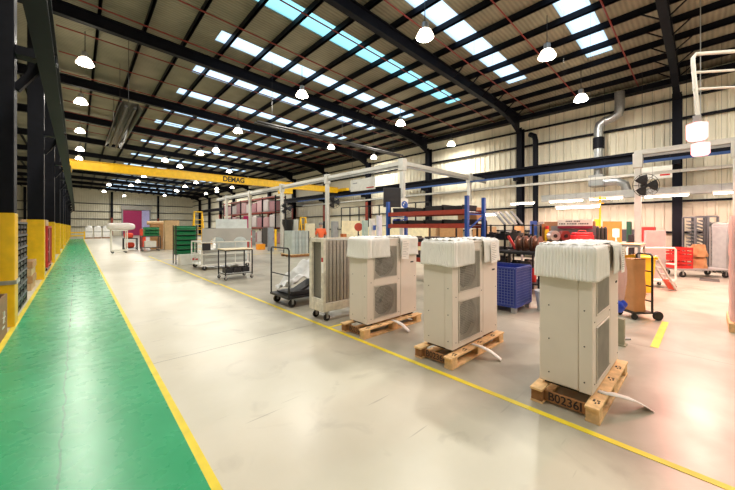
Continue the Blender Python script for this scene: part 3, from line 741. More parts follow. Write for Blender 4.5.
def step_ladder(label, x, y, h, w, mat, rotz=0):
    t = thing('step_ladder', label, 'ladder', (x,y,0), rotz)
    m = MB()
    for s in (-1,1): m.bar((s*w/2,-.42,0),(s*w*.32,0,h),.07,.035)
    m.build('front_rails', mat, t)
    m = MB()
    for s in (-1,1): m.bar((s*w/2,.42,0),(s*w*.32,.03,h),.06,.03)
    m.bar((-w*.45,.3,h*.3),(w*.45,.3,h*.3),.03).bar((-w*.4,.17,h*.62),(w*.4,.17,h*.62),.03)
    m.build('rear_rails', mat, t)
    n = int(h/.28)
    for k in range(1, n):
        f = k*.28/h; ww = (w/2+(w*.32-w/2)*f)
        MB().box(-ww,ww,-.42*(1-f)-.05,-.42*(1-f)+.05,k*.28,k*.28+.03).build('tread', mat, t)
    MB().box(-w*.36,w*.36,-.08,.08,h-.02,h+.03).build('top_cap', mat, t)
    return t
step_ladder('yellow step ladder standing behind the white cage trolley', 5.15, 20.0, 2.42, .62, YEL)
step_ladder('yellow step ladder standing among cabinets right of the black pedestal fan', 9.75, 16.1, 2.1, .5, YEL)
# ---------------------------------------------------------------- overhead crane
CY = 22.0
t = thing('overhead_crane', 'long yellow travelling crane girder spanning the hall under the roof', 'crane', (0, CY, 4.52))
m = MB().box(-.3,16.72,-.16,.16,.0,.03).box(-.3,16.72,-.16,.16,.45,.48).box(-.3,16.72,-.11,.11,.03,.45)
m.build('girder', YEL, t)
MB().box(-.55,-.2,-1.3,1.3,-.03,.25).build('end_carriage', YEL, t, bevel=.01)
MB().box(16.72,17.02,-1.3,1.3,.11,.36).build('end_carriage', YEL, t, bevel=.01)
h = MB().box(11.3,12.2,-.35,.35,-.42,-.02).build('hoist', YEL, t, bevel=.02)
MB().cyl((11.75,0,-.42),(11.75,0,-1.0),.02,n=6).box(11.68,11.82,-.06,.06,-1.2,-1.0).build('hook_block', DARK, h)
text('crane_lettering', 'DEMAG', .46, BLACK, t, (7.85,-.113,.235), (R(90),0,0), .002, .92, .016)
struct(MB().box(-.44,-.24,T0,66,4.20+.22,4.20+.24).box(-.44,-.24,T0,66,4.0,4.02).box(-.36,-.32,T0,66,4.02,4.42).box(-.365,-.315,T0,66,4.44,4.49).build('crane_rail_beam', NAVY, smooth=False))
struct(MB().box(16.7,17.0,T0,66,4.52,4.56).box(16.7,17.0,T0,66,4.16,4.20).box(16.83,16.87,T0,66,4.2,4.52).box(16.82,16.88,T0,66,4.56,4.63).build('crane_rail_beam', NAVY, smooth=False))
for y in RAFT[1:9]:
    struct(MB().box(16.75,17.3,y-.1,y+.1,3.96,4.16).build('rail_bracket', NAVY, smooth=False))
# radiant tube heaters
def tube_heater(label, a, b, refl):
    t = thing('tube_heater', label, 'heater', (0,0,0)); d = (Vector(b)-Vector(a)).normalized(); s = d.cross(Vector((0,0,1))).normalized()
    m = MB()
    for e in (-1,1): m.tube([Vector(a)+s*.12*e, Vector(b)+s*.12*e], .05, 10)
    m.build('burner_tube', pm('heater_black',(40,38,36),.5), t)
    if refl:
        m = MB(); A, B = Vector(a), Vector(b); u = Vector((0,0,1)); pr = [(-.32,-.05),(-.2,.16),(.2,.16),(.32,-.05)]
        for i in range(3):
            k = len(m.v)
            for P in (A,B):
                for q in (pr[i],pr[i+1]): m.v.append(tuple(P+s*q[0]+u*q[1]))
            m.f.append((k,k+1,k+3,k+2))
        m.build('reflector', pm('heater_reflector',(96,92,84),.4,.5), t, solid=.01)
    m = MB()
    for f in (.08,.5,.92):
        p = Vector(a).lerp(Vector(b), f); m.cyl(p, (p.x,p.y,zr(p.x)+CS), .008, n=5)
    m.build('hanger_wire', BLACK, t); return t
tube_heater('dark radiant tube heater hanging lengthways above the walkway side', (1.3,12.9,5.5), (1.3,20,5.5), True)
tube_heater('long dark radiant tube heater hung across the hall below the roof', (5.0,11.7,5.55), (13.4,11.7,5.55), False)
# red sprinkler pipes
k = 0
for y in [1.95+2.05*i for i in range(14)]:
    if min(abs(y-q) for q in RAFT) < .25: y += .35
    tag(struct(MB().tube([(-.5,y,zr(-.5)+.33),(17.2,y,zr(17.2)+.33)], .022, 6).build('sprinkler_pipe', PIPER, smooth=True)))

# ---------------------------------------------------------------- aluminium gantry rails
GZ = 4.2
def post(label, x, y, z=GZ, mat=ALU):
    t = thing('gantry_post', label, 'post', (x,y,0), 0, 'pale posts of the overhead gantry')
    MB().box(-.09,.09,-.09,.09,.02,z+.12).build('shaft', mat, t, bevel=.02)
    MB().box(-.17,.17,-.17,.17,0,.02).build('base_plate', GREY, t)
    MB().box(-.13,.13,-.13,.13,z-.32,z+.18).build('head_clamp', ALU, t, bevel=.01)
    return t
post('pale square post rising behind the red and blue pallet rack', 9.9, 8.57)
post('pale post behind the orange shirted worker, with a fan', 9.9, 13.9)
post('pale post beside the black pedestal fan, second beyond the orange shirted worker', 9.9, 19.0)
post('pale post left of the yellow bollard, third beyond the orange shirted worker', 9.9, 24.2)
post('slim pale post behind the cage trolley, farthest in its row', 9.9, 29.4)
post('pale gantry post by the right wall beyond the pallet rack', 15.3, 8.57)
post('pale post carrying the large black fan on the right', 14.5, 1.65, 3.95)
post('pale post at the right edge of the view by the grey lockers', 14.5, -.62, 3.95)
def rail(label, a, b, r=.07):
    t = thing('gantry_rail', label, 'rail'); d = Vector(b)-Vector(a)
    MB().bar(a, b, .13, .16).build('profile', ALU, t)
    A, B = Vector(a), Vector(b); o = Vector((0,0,-.13))
    MB().bar(A+o, B+o, .05, .09).build('cable_track', GREY, t)
    return t
rail('pale lengthways gantry rail running away above the workbenches', (9.9,8.7,GZ), (9.9,32,GZ))
rail('pale crosswise gantry rail from the rack corner post to the right wall', (10.03,8.57,GZ), (17.1,8.57,GZ))
rail('pale lengthways gantry rail near the right edge over the lockers', (14.5,-3,4.16), (14.5,1.75,4.16))
tag(MB().bar((15.2,-4,3.93),(15.2,26,3.93),.06,.09).build('monorail', pm('blue_rail',(52,84,140),.5)), 'slim blue monorail running along the right wall below the crane beam', 'rail')
tag(MB().bar((15.7,-4,3.55),(15.7,26,3.55),.09,.10).build('cable_tray', ALU), 'pale cable tray running along the right wall below the blue monorail', 'cable tray')
struct(MB().tube([(17.35,6.0,0),(17.35,6.0,6.0),(17.35,6.05,6.25),(17.45,6.3,6.4)], .13, 12).build('downpipe', NAVY))
# ducts on the right wall
t = thing('extraction_duct', 'silver round extraction duct rising up the right wall through elbows', 'duct', (0,0,0))
MB().tube([(17.15,3.3,3.85),(17.15,3.3,5.9),(17.15,3.25,6.12),(17.15,3.05,6.25),(17.15,2.8,6.3),(17.15,2.6,6.42),(17.15,2.55,6.7),(17.15,2.55,7.35)], .18, 16).build('pipe', GALV, t)
MB().cyl((17.15,3.3,5.05),(17.15,3.3,5.55),.21,n=18).build('silencer', NAVY, t)
f = MB().box(16.75,17.4,3.05,3.6,3.35,3.85).build('fan_box', GREY, t, bevel=.02)
MB().tube([(16.9,3.05,3.5),(16.9,2.6,3.5),(16.9,2.35,3.35),(16.9,2.28,3.05)], .17, 14).build('elbow', GALV, t)
simple('box_duct', 'long grey rectangular duct hung along the right wall above the strip lights', 'duct', MB().box(16.05,16.4,-3.5,5.3,2.73,3.03), pm('duct_grey',(158,162,158),.5,.2), bevel=.01)
m = MB()
for y in (-2,0.5,2.9,5.0): m.box(16.2,16.212,y,y+.012,3.03,7.5)
struct(m.build('duct_hanger', NAVY))
# strip lights
TUBE = em('strip_tube', (255, 232, 226), 16)
def strip(label, x, y0, y1, z, pw=34):
    t = thing('strip_light', label, 'light', (x,(y0+y1)/2,z), 0, 'strip lights over the workbenches'); L = (y1-y0)/2
    MB().box(-.07,.07,-L,L,.03,.09).build('batten', WHITE, t)
    MB().cyl((0,-L+.03,0),(0,L-.03,0),.03,n=10).build('tube', TUBE, t)
    light('tube_glow', t, (0,0,-.06), pw, .12, (1,.62,.54), sizey=2*L)
    m = MB()
    for e in (-.6,.6): m.cyl((0,L*e,.09),(0,L*e,zr(x)+CS-z),.003,n=5)
    m.build('hanger_wire', NAVY, t)
strip('short strip light above the black shelving, left of the sign board', 15.5, 5.4, 6.5, 2.65)
strip('strip light behind the bench sign board, above the red tool box', 15.5, 3.5, 4.8, 2.66)
strip('strip light hung left of the black wall fan', 15.5, 2.2, 3.3, 2.68)
strip('strip light above the grey sheet on the white tube trolley', 15.5, .4, 1.6, 2.66)
strip('strip light at the right edge above the grey lockers', 15.5, -1.15, -.12, 2.66)
strip('low bright strip light right over the bench sign board', 10.6, 2.0, 3.1, 2.12)
strip('strip light by the right end of the red and blue rack', 9.4, 4.3, 5.3, 1.93)
# warm lamp cluster on the bent white pipe
t = thing('pipe_frame', 'white bent pipe frame hanging at upper right above the warm lamps', 'pipe frame', (0,0,0))
d0 = 6.4
def pt(px, py, d): x = (px-367.5)/FPX*d; return (cs*x+sn*d, -sn*x+cs*d, HC+(HORIZON-py)*d/FPX)
A = pt(698,117,d0); B = pt(693,54,d0); C0 = (B[0]+1.6, B[1]-1.9, B[2]+.12)
m = MB().tube([A,(B[0],B[1],B[2]-.2),(B[0]+.0,B[1],B[2]-.08),(B[0]+.04,B[1]-.04,B[2]),(C0[0],C0[1],B[2]+.02)], .035, 10)
m.build('main_pipe', WHITE, t)
for dz in (-.38,-.72): MB().tube([(B[0],B[1],B[2]+dz),(C0[0],C0[1],B[2]+dz+.02)], .025, 8).build('cross_pipe', WHITE, t)
MB().tube([(C0[0]-.05,C0[1]+.06,B[2]-.75),(C0[0]-.05,C0[1]+.06,zr(C0[0])+CS)], .035, 8).build('drop_pipe', WHITE, t)
PINK = em('warm_lamp', (255, 158, 154), 2.2)
def warm(label, c, w2, h, pw):
    t = thing('warm_lamp', label, 'lamp', c, 0)
    MB().lathe([(w2*.5,h/2),(w2,h/2-.03),(w2,-h/2+.05),(w2*.8,-h/2),(.01,-h/2)], n=18).build('glass', PINK, t)
    MB().cyl((0,0,h/2-.01),(0,0,h/2+.14),w2*.4,n=14).build('cap', GREY, t)
    light('warm_glow', t, (0,0,-h/2-.06), pw, .2, (1,.42,.34))
    return t
a1 = pt(697,130,d0); warm('glowing pink lamp hanging from the bent white pipe frame', (a1[0],a1[1],a1[2]-.03), .16, .36, 120)
a2 = pt(700.5,149,d0+1.4); q = warm('smaller glowing pink lamp below and behind the first one', a2, .17, .32, 120)
MB().cyl((0,0,.2),(0,0,zr(a2[0])+CS-a2[2]),.01,n=6).build('hanging_rod', GREY, q)

# ---------------------------------------------------------------- fans
def fan(label, loc, r, rz, pole=True, arm=None):
    t = thing('industrial_fan', label, 'fan', loc, rz)
    m = MB()
    for q in (.35,.68,1.0): m.tube([(r*q*math.cos(2*math.pi*k/24), -.09 if q < 1 else 0, r*q*math.sin(2*math.pi*k/24)) for k in range(24)], .008, 5, True)
    for k in range(12):
        a = 2*math.pi*k/12; m.tube([(0,-.1,0),(r*.6*math.cos(a),-.09,r*.6*math.sin(a)),(r*math.cos(a),0,r*math.sin(a)),(r*.5*math.cos(a),.1,r*.5*math.sin(a))], .006, 4)
    m.build('wire_guard', BLACK, t)
    fan_blades(MB(), r*.9).build('blades', BLKPL, t, solid=.004)
    MB().cyl((0,.06,0),(0,.26,0),.09,n=14).build('motor', BLACK, t)
    if pole:
        MB().cyl((0,.18,-loc[2]+.04),(0,.18,-.02),.03,n=10).build('pole', BLACK, t); MB().cyl((0,.18,-loc[2]),(0,.18,-loc[2]+.04),.3,n=20).build('base', BLACK, t)
    else: MB().bar((0,.2,0),arm,.05).build('arm', BLACK, t)
    return t
fan('black pedestal fan left of the orange shirted worker', (8.75,16.3,2.6), .33, R(-25))
fan('black fan fixed to the gantry post behind the orange shirted worker', (10.32,13.86,2.92), .36, R(-25), False, (-.27,.1,0))
fan('large black fan fixed to the post at right above the benches', (14.35,1.42,2.98), .40, R(-55), False, (.15,.25,0))

# ---------------------------------------------------------------- pallet rack with black trays
t = thing('pallet_rack', 'red and blue pallet rack behind the outdoor units holding black trays', 'rack', (7.2, 4.1, 0))
for y in (0, 2.73):
    m = MB().box(-.05,.05,y-.04,y+.04,0,2.34).box(.82,.92,y-.04,y+.04,0,2.34)
    for k in range(5): m.bar((0,y,.2+.42*k),(.87,y,.2+.42*k+(.4 if k % 2 else 0)),.03)
    m.build('upright_frame', BLUE, t)
BEAMZ = (.55, 1.0, 1.52, 1.88)
for z in BEAMZ:
    for x in (0,.87):
        MB().box(x-.035,x+.035,.04,2.69,z,z+.12).build('beam', pm('rack_red',(176,62,44),.5), t)
    MB().box(.04,.83,.06,2.67,z+.06,z+.075).build('shelf_deck', GALV, t)
n = 0
TR = {}
for zi, z in enumerate(BEAMZ):
    for k in range(4):
        m = MB(); hgt = (.17,.2,.15,.19)[k]; hgt = .16 if zi == 2 else hgt
        m.prism([(-.26,0),(.26,0),(.3,hgt),(.27,hgt),(.24,.02),(-.24,.02),(-.27,hgt),(-.3,hgt)], 'x', -.36, .36).box(-.36,-.34,-.25,.25,.02,hgt*.9).box(.34,.36,-.25,.25,.02,hgt*.9)
        simple('black_tray', 'black moulded tray on the red and blue rack, %s shelf, %s' % (['lowest','second lowest','second highest','top'][zi], ['nearest the right upright','second from the right','third from the right','nearest the left upright'][k]), 'tray', m, BLKPL, (7.64, 4.55+.62*k, z+.075), group='black trays on the pallet rack')
simple('blue_sack', 'small blue sack on the left end of the rack beneath the top shelf', 'sack', puff(.10,.13,.11), BLUEP, (7.45,6.68,1.705))
carton('brown carton behind the right blue upright of the pallet rack', (8.5,4.7,1.75), (.5,.6,.36), KRAFT)
# box needs a shelf: slim steel stand behind the rack
t = thing('steel_stand', 'slim black steel stand carrying a brown carton behind the rack', 'stand', (8.5,4.7,0))
frame(MB(), -.27,.27,-.33,.33,0,1.73,.04).box(-.27,.27,-.33,.33,1.72,1.75).build('frame', BLACK, t)
t = thing('hung_screen', 'black flat screen hung on the pale post behind the rack', 'screen', (9.25, 8.55, 2.7), R(-30))
MB().box(-.36,.36,-.03,.03,-.36,.42).build('casing', BLKPL, t, bevel=.01); MB().bar((0,.03,0),(.56,.38,0),.05).build('bracket', BLACK, t)
t = thing('round_sign', 'white sign with a blue round symbol fixed to the pale post behind the rack', 'sign', (9.9, 8.46, 2.42), R(-20))
MB().box(-.17,.17,-.008,.008,-.3,.3).build('sign_plate', WHITE, t)
MB().cyl((0,-.012,.06),(0,-.008,.06),.14,n=28).build('blue_disc', BLUE, t); MB().box(-.07,.07,-.016,-.0125,.02,.08).cyl((0,-.016,.11),(0,-.0125,.11),.035,n=14).build('white_symbol', WHITE, t)
# banners
t = thing('hanging_banner', 'white banner hung above the workbenches left of the rack', 'banner', (12.0, 13.4, 3.98), 0)
MB().box(-.015,.015,-1.05,1.05,-.34,.34).build('banner_sheet', WHITE, t)
MB().box(-.018,-.0152,-.95,-.35,-.25,-.19).build('red_mark', RED, t); MB().box(-.018,-.0152,.45,.85,.1,.16).build('grey_mark', GREY, t)
m = MB()
for e in (-.9,.9): m.cyl((0,e,.34),(0,e,zr(12)+CS-3.98),.008,n=5)
m.build('hanger_wire', BLACK, t)
t = thing('wall_banner', 'white banner with red mark on the right wall behind the black fan', 'banner', (16.5, 1.35, 3.66), 0)
MB().box(-.015,.015,-.46,.46,-.24,.24).build('banner_sheet', WHITE, t)
MB().box(-.018,-.0152,-.4,-.12,-.14,-.08).build('red_mark', RED, t)
m = MB()
for e in (-.4,.4): m.cyl((0,e,.24),(0,e,zr(16.5)+CS-3.66),.008,n=5)
m.build('hanger_wire', BLACK, t)

# ---------------------------------------------------------------- person at the benches
def worker():
    x0, y0 = 9.12, 13.35
    me = bpy.data.meshes.new('person'); J = {
     'pel':(0,0,.95,.14),'waist':(0,0,1.1,.125),'chest':(0,-.02,1.3,.15),'neckb':(0,-.02,1.47,.075),'neck':(0,-.03,1.53,.055),'head':(0,-.05,1.62,.085),'top':(0,-.04,1.74,.08),
     'shl':(-.19,-.02,1.41,.068),'ell':(-.25,-.08,1.14,.046),'wrl':(-.2,-.3,1.08,.034),'hal':(-.17,-.39,1.08,.036),
     'shr':(.19,-.02,1.41,.068),'elr':(.25,-.08,1.14,.046),'wrr':(.2,-.3,1.08,.034),'har':(.17,-.39,1.08,.036),
     'hil':(-.1,0,.88,.095),'knl':(-.11,-.01,.5,.065),'anl':(-.11,.02,.09,.045),'tol':(-.12,-.15,.045,.04),
     'hir':(.1,0,.88,.095),'knr':(.11,-.01,.5,.065),'anr':(.11,.02,.09,.045),'tor':(.12,-.15,.045,.04)}
    E = [('pel','waist'),('waist','chest'),('chest','neckb'),('neckb','neck'),('neck','head'),('head','top'),('chest','shl'),('shl','ell'),('ell','wrl'),('wrl','hal'),('chest','shr'),('shr','elr'),('elr','wrr'),('wrr','har'),
         ('pel','hil'),('hil','knl'),('knl','anl'),('anl','tol'),('pel','hir'),('hir','knr'),('knr','anr'),('anr','tor')]
    def skin(name, keys, edges, mat, par, grow=0, root=None):
        me = bpy.data.meshes.new(name); ks = list(keys); me.from_pydata([J[k][:3] for k in ks], [(ks.index(a), ks.index(b)) for a, b in edges], [])
        o = bpy.data.objects.new(name, me); COL.objects.link(o); me.materials.append(mat)
        if par: o.parent = par
        sk = o.modifiers.new('skin','SKIN')
        lay = me.skin_vertices[0].data if me.skin_vertices else None
        if lay is None:
            bm = bmesh.new(); bm.from_mesh(me); bm.verts.layers.skin.new(); bm.to_mesh(me); bm.free(); lay = me.skin_vertices[0].data
        for i, k in enumerate(ks): r = J[k][3]+grow; lay[i].radius = (r, r); lay[i].use_root = (i == 0)
        s = o.modifiers.new('sub','SUBSURF'); s.levels = 2; s.render_levels = 2; sk.use_smooth_shade = True
        return o
    root = skin('person', J, E, pm('skin_tone', (206,160,132), .6), None)
    root.location = (x0, y0, 0); root.rotation_euler = (0,0,R(150))
    shirt = ('chest','waist','pel','neckb','shl','ell','shr','elr')
    skin('shirt', shirt, [e for e in E if e[0] in shirt and e[1] in shirt], ORANGE, root, .016)
    tr = ('pel','hil','knl','anl','hir','knr','anr')
    skin('trousers', tr, [e for e in E if e[0] in tr and e[1] in tr], pm('navy_cloth',(30,36,60),.8), root, .014)
    MB().lathe([(.105,0),(.108,.05),(.09,.1),(.05,.13),(.01,.135)], n=18, sy=1.15).build('hair', pm('grey_hair',(120,116,112),.8), root, (0,-.02,1.66))
    MB().box(-.012,.012,-.185,-.14,1.62,1.66).build('nose', MATS['skin_tone'], root, (0,.01,0), bevel=.006)
    return tag(root, 'person in an orange shirt standing among the benches behind the coil trolley', 'person')
worker()
# ---------------------------------------------------------------- clutter placed by depth
def place(px0, px1, py0, py1, d):            # centre, width and heights of something seen at depth d
    x = ((px0+px1)/2-367.5)/FPX*d
    return (cs*x+sn*d, -sn*x+cs*d), (px1-px0)/FPX*d, HC+(HORIZON-py1)*d/FPX, HC+(HORIZON-py0)*d/FPX
def cabinet(name, label, cat, px, d, ztop, mat, z0=0, deep=.5, doors=1, wf=.72, hmat=BLACK, detail=True):
    (x,y), w, _, _ = place(px[0],px[1],200,220,d); w *= wf
    t = thing(name, label, cat, (x,y,z0)); h = ztop-z0; dp = max(.12, w*deep)
    MB().box(-w/2,w/2,-dp/2,dp/2,0,h).build('body', mat, t, bevel=.008)
    if detail:
        for k in range(doors):
            a, b = -w/2+.015+(w-.03)*k/doors, -w/2+.015+(w-.03)*(k+1)/doors-.006
            q = MB().box(a,b,-dp/2-.012,-dp/2,.03,h-.03).build('door', mat, t, bevel=.004)
            MB().box(b-.05,b-.03,-dp/2-.03,-dp/2-.012,h*.5,h*.5+.1).build('handle', hmat, q)
        MB().box(-w/2-.012,-w/2,-dp/2+.02,dp/2-.02,.03,h-.03).build('side_panel', mat, t, bevel=.004)
    return t
def table(name, label, x0, x1, y0, y1, h, mat=GREY, top=None, shelf=None):
    t = thing(name, label, 'workbench', (x0,y0,0)); X, Y = x1-x0, y1-y0
    m = frame(MB(), .03,X-.03,.03,Y-.03,0,h-.04,.05,bottom=False); m.box(.03,X-.03,.03,Y-.03,h*.25,h*.25+.03); m.build('frame', mat, t)
    MB().box(0,X,0,Y,h-.04+.025,h).build('bench_top', top or KRAFTL, t, bevel=.004)
    return t
# benches behind the coil trolley
table('workbench', 'pale workbench behind the coil trolley and farthest outdoor unit', 7.9, 10.2, 10.4, 11.5, 1.05, WHITE, LGREY)
cabinet('control_cabinet', 'small grey control cabinet on the pale bench right of the orange shirted worker', 'cabinet', (330,339.5), 13.8, 1.80, GREY, 1.05)
(bx1,by1),_,_,_ = place(341,346,0,1,13.8)
simple('orange_box', 'small orange brown box on the pale bench in front of the cream board', 'box', MB().box(-.1,.1,-.1,.1,0,.2), pm('orange_brown',(188,104,50),.6), (bx1,by1,1.05), bevel=.008)
(bx1,by1),_,_,_ = place(342,360,0,1,15.2)
t = thing('cream_board', 'cream pin board on legs behind the pale workbench', 'board', (bx1,by1,0), R(-30))
MB().box(-.45,.45,-.02,.02,1.2,1.85).build('board', pm('cream_board_face',(240,226,186),.7), t); MB().box(-.42,-.38,-.02,.02,0,1.2).build('leg', GREY, t); MB().box(.38,.42,-.02,.02,0,1.2).build('leg', GREY, t)
(bx1,by1),_,_,_ = place(357,360,0,1,14.4)
t = thing('hose_reel', 'red round hose reel on a stand right of the cream board', 'hose reel', (bx1,by1,0), R(-35))
MB().cyl((0,-.08,1.55),(0,.08,1.55),.19,n=20).build('drum', pm('hose_red',(190,70,50),.5), t); MB().box(-.03,.03,.08,.12,0,1.6).box(-.2,.2,-.15,.25,0,.03).build('stand', BLACK, t)
cabinet('machine_cabinet', 'grey green machine cabinet right of the red hose reel', 'cabinet', (361,369), 14.0, 1.84, pm('grey_green',(166,186,176),.5))
c = cabinet('machine_cabinet', 'white machine cabinet with a blue emblem left of the rack', 'cabinet', (368,376), 13.3, 1.90, WHITE)
MB().box(-.07,.07,-.17,-.145,1.42,1.62).build('blue_emblem', BLUE, c)
cabinet('machine_cabinet', 'tall pale cabinet directly left of the blue rack upright', 'cabinet', (375.5,383), 12.8, 2.02, pm('lilac_grey',(206,204,214),.5))
# partition frame by the right wall
m = MB()
for k in range(9): m.box(14.46,14.52,10.5+k*1.0,10.56+k*1.0,0,3.0)
for z in (1.6,2.94): m.box(14.46,14.52,10.5,18.56,z,z+.06)
t = thing('partition_frame', 'dark open partition frame before the right wall behind the benches', 'partition', (0,0,0)); m.build('frame', BLACK, t)
simple('partition_board', 'long cream board fixed along the lower partition frame', 'board', MB().box(14.38,14.455,10.6,18.4,.1,1.55), pm('cream_board_face',(240,226,186),.7))
# mid distance
simple('steel_bollard', 'tall yellow bollard left of the pale blue sheets', 'bollard', MB().lathe([(.075,0),(.075,1.32),(.06,1.38),(.02,1.4)], n=14), YEL, (10.05,20.2,0))
cabinet('grey_machine', 'small grey machine standing left of the yellow bollard', 'machine', (267,274.5), 20.2, 1.52, pm('machine_grey',(150,154,160),.5))
m = MB().box(0,.5,0,.4,0,.03).box(0,.5,0,.03,.03,.38).box(0,.5,.37,.4,.03,.38).box(0,.03,.03,.37,.03,.38).box(.47,.5,.03,.37,.03,.38)
simple('orange_crate', 'orange plastic crate on the floor in the aisle beyond the table trolley', 'crate', m, pm('orange_plastic',(250,160,30),.5), (9.0,20.6,0), bevel=.01)
t = thing('extinguisher_stand', 'red extinguisher on a stand behind the orange crate', 'fire extinguisher', (8.85,21.6,0))
MB().lathe([(.10,.62),(.11,.65),(.11,1.1),(.07,1.2),(.03,1.24)], n=16).build('cylinder', pm('signal_red',(226,60,44),.4), t)
MB().lathe([(.10,.05),(.11,.08),(.11,.5),(.07,.58),(.03,.62)], n=16).build('cylinder', MATS['signal_red'], t, (.0,.0,0)); MB().box(-.16,.16,.115,.14,0,1.35).box(-.2,.2,-.15,.15,0,.03).build('stand', RED, t)
MB().box(-.08,.08,-.118,-.108,.82,.95).build('white_band', WHITE, t)
t = thing('wooden_pallet', 'low wooden pallet under the upright pale blue sheets', 'pallet', (8.6,14.9,0))
for y in (-.5,0,.5): MB().box(-.6,.6,y-.05,y+.05,0,.11).build('runner', WOODD, t)
for k in range(6): MB().box(-.6+.21*k,-.45+.21*k,-.55,.55,.11,.135).build('top_board', WOOD, t)
for k in range(5):
    simple('upright_sheet', 'pale blue grey sheet standing on the low wooden pallet, %s from the walkway side' % ['first','second','third','fourth','last'][k], 'sheet metal', MB().box(-.09,.09,-.4,.4,0,1.22), pm('blue_grey_sheet_%d' % (k % 2), [(190,202,198),(174,188,186)][k%2], .35, .2), (8.2+.2*k,14.9,.135), group='upright sheets on the low pallet')
simple('black_sheet', 'black board standing at the right end of the pale blue sheets', 'board', MB().box(-.03,.03,-.4,.4,0,1.2), BLKPL, (9.12,14.9,.135))
t = thing('black_hopper', 'black hopper on legs under the pedestal fan', 'hopper', (9.3,17.1,0))
MB().lathe([(.16,1.25),(.34,1.75),(.34,2.0),(.3,2.0),(.3,1.78),(.12,1.25)], n=16).build('funnel', BLKPL, t)
for a in range(4): MB().bar((.25*math.cos(a*math.pi/2+.8),.25*math.sin(a*math.pi/2+.8),0),(.2*math.cos(a*math.pi/2+.8),.2*math.sin(a*math.pi/2+.8),1.5),.04).build('leg', BLACK, t)
cabinet('tool_cabinet', 'dark tool cabinet behind the orange crate in the aisle', 'cabinet', (262,268), 24.5, 1.5, pm('dark_cabinet',(70,66,64),.5))
cabinet('tool_cabinet', 'white cupboard behind the yellow ladder and pale sheets', 'cabinet', (292,299), 19.0, 2.0, LGREY)
cabinet('tool_cabinet', 'pale cupboard right of the black hopper among the benches', 'cabinet', (304,316), 18.2, 1.75, pm('cream_cupboard',(232,222,190),.6), doors=2)
for k,(a,b,zz,mm) in enumerate(((241,248,1.5,KRAFT),(249,256,1.25,GREY),(206,213,1.3,KRAFTL),(226,234,1.6,GREY))):
    cabinet('storage_box', ['brown crate beyond the pale blue white sheet panel','grey case beside the aisle beyond the cage trolley','pale crate beyond the yellow ladder at left','grey case far behind the cut out metal sheet'][k], 'box', (a,b), 26+k, zz, mm)
# racking with wrapped goods
PK = [pm('wrapped_pink',(190,150,150),.4), pm('wrapped_white',(196,186,182),.4), pm('wrapped_rose',(158,108,114),.4)]
t = thing('goods_racking', 'tall dark racking of pinkish wrapped goods far down the right side', 'rack', (13.4, 27, 0))
for k in range(6): MB().box(0,.1,k*2.8,k*2.8+.1,0,4.5).box(1.0,1.1,k*2.8,k*2.8+.1,0,4.5).build('upright_frame', NAVY, t)
for z in (1.4,2.9,4.3):
    for x in (.05,1.05): MB().box(x-.04,x+.04,.1,14.0,z,z+.12).build('beam', RUST, t)
    MB().box(.0,1.1,.1,14.0,z+.121,z+.14).build('shelf_deck', GALV, t)
for lv, z in enumerate((0,1.54,3.04)):
    for k in range(5):
        for j in range(2):
            hh = 1.0+.22*((k*3+j*5+lv) % 2)
            simple('wrapped_goods', 'wrapped goods on the racking, %s level, %s bay from near end, %s half' % (['floor','middle','upper'][lv], ['first','second','third','fourth','fifth'][k], ['near','far'][j]), 'wrapped goods', MB().box(-.5,.5,-.55,.55,0,hh*.96), PK[(k+2*j+lv)%3], (13.95,27.1+2.8*k+.7+1.35*j,z), bevel=.08, group='wrapped goods on the dark racking')
(bx1,by1),_,_,_ = place(244,250,0,1,27)
simple('magenta_board', 'magenta board standing above the aisle before the wrapped goods racking', 'board', MB().box(-.3,.3,-.03,.03,0,2.5), MAG, (bx1,by1,0))

# ---------------------------------------------------------------- right hand side
BCG = BLUED
t = thing('mesh_bin', 'blue wire mesh bin on feet between the middle and nearest outdoor units', 'bin', (5.72,2.3,0))
X, Y, H = .75, .95, .80
m = frame(MB(), .02,X-.02,.02,Y-.02,.1,H,.035); m.build('frame', BCG, t)
MB().box(.035,X-.035,.035,Y-.035,.11,.13).box(.032,.04,.04,Y-.04,.13,H-.02).box(X-.04,X-.032,.04,Y-.04,.13,H-.02).box(.04,X-.04,.032,.04,.13,H-.02).box(.04,X-.04,Y-.04,Y-.032,.13,H-.02).build('liner', pm('blue_liner',(30,52,150),.5), t)
m = MB()
for k in range(1,14):
    z = .1+.7*k/14; m.box(.01,.018,.03,Y-.03,z-.004,z+.004).box(.03,X-.03,.01,.018,z-.004,z+.004)
for k in range(1,18): y = Y*k/18; m.box(.004,.010,y-.004,y+.004,.1,H)
for k in range(1,14): x = X*k/14; m.box(x-.004,x+.004,.004,.010,.1,H)
m.build('wire_mesh', pm('mesh_blue',(96,112,176),.4), t, smooth=False)
for x in (.06,X-.06):
    for y in (.06,Y-.06): MB().box(x-.04,x+.04,y-.04,y+.04,0,.1).build('foot', GREY, t)
MB().box(-.002,.003,.50,.72,.30,.52).build('label_plate', WHITE, t)
t = thing('bucket', 'light grey tapered bucket on the floor in front of the blue mesh bin', 'bucket', (6.42,2.08,0))
MB().lathe([(.10,0),(.145,.33),(.155,.34),(.155,.36),(.135,.36),(.13,.33),(.09,.02),(.01,.02)], n=24).build('bucket_body', pm('pale_bucket',(206,212,214),.4), t)
MB().tube([(.15*math.cos(a),.02,.34+.0-.1*math.sin(a)) for a in [math.pi*k/10 for k in range(11)]], .004, 5).build('bail_handle', GALV, t)
struct(MB().box(5.2,5.75,1.45,1.75,0,.004).build('floor_patch', pm('patch_grey',(88,84,78),.6,.3)))  # thin dark rectangle laid on the floor
struct(MB().box(13.2,14.0,-.25,.15,0,.004).build('floor_patch', pm('patch_grey',(88,84,78),.6,.3)))
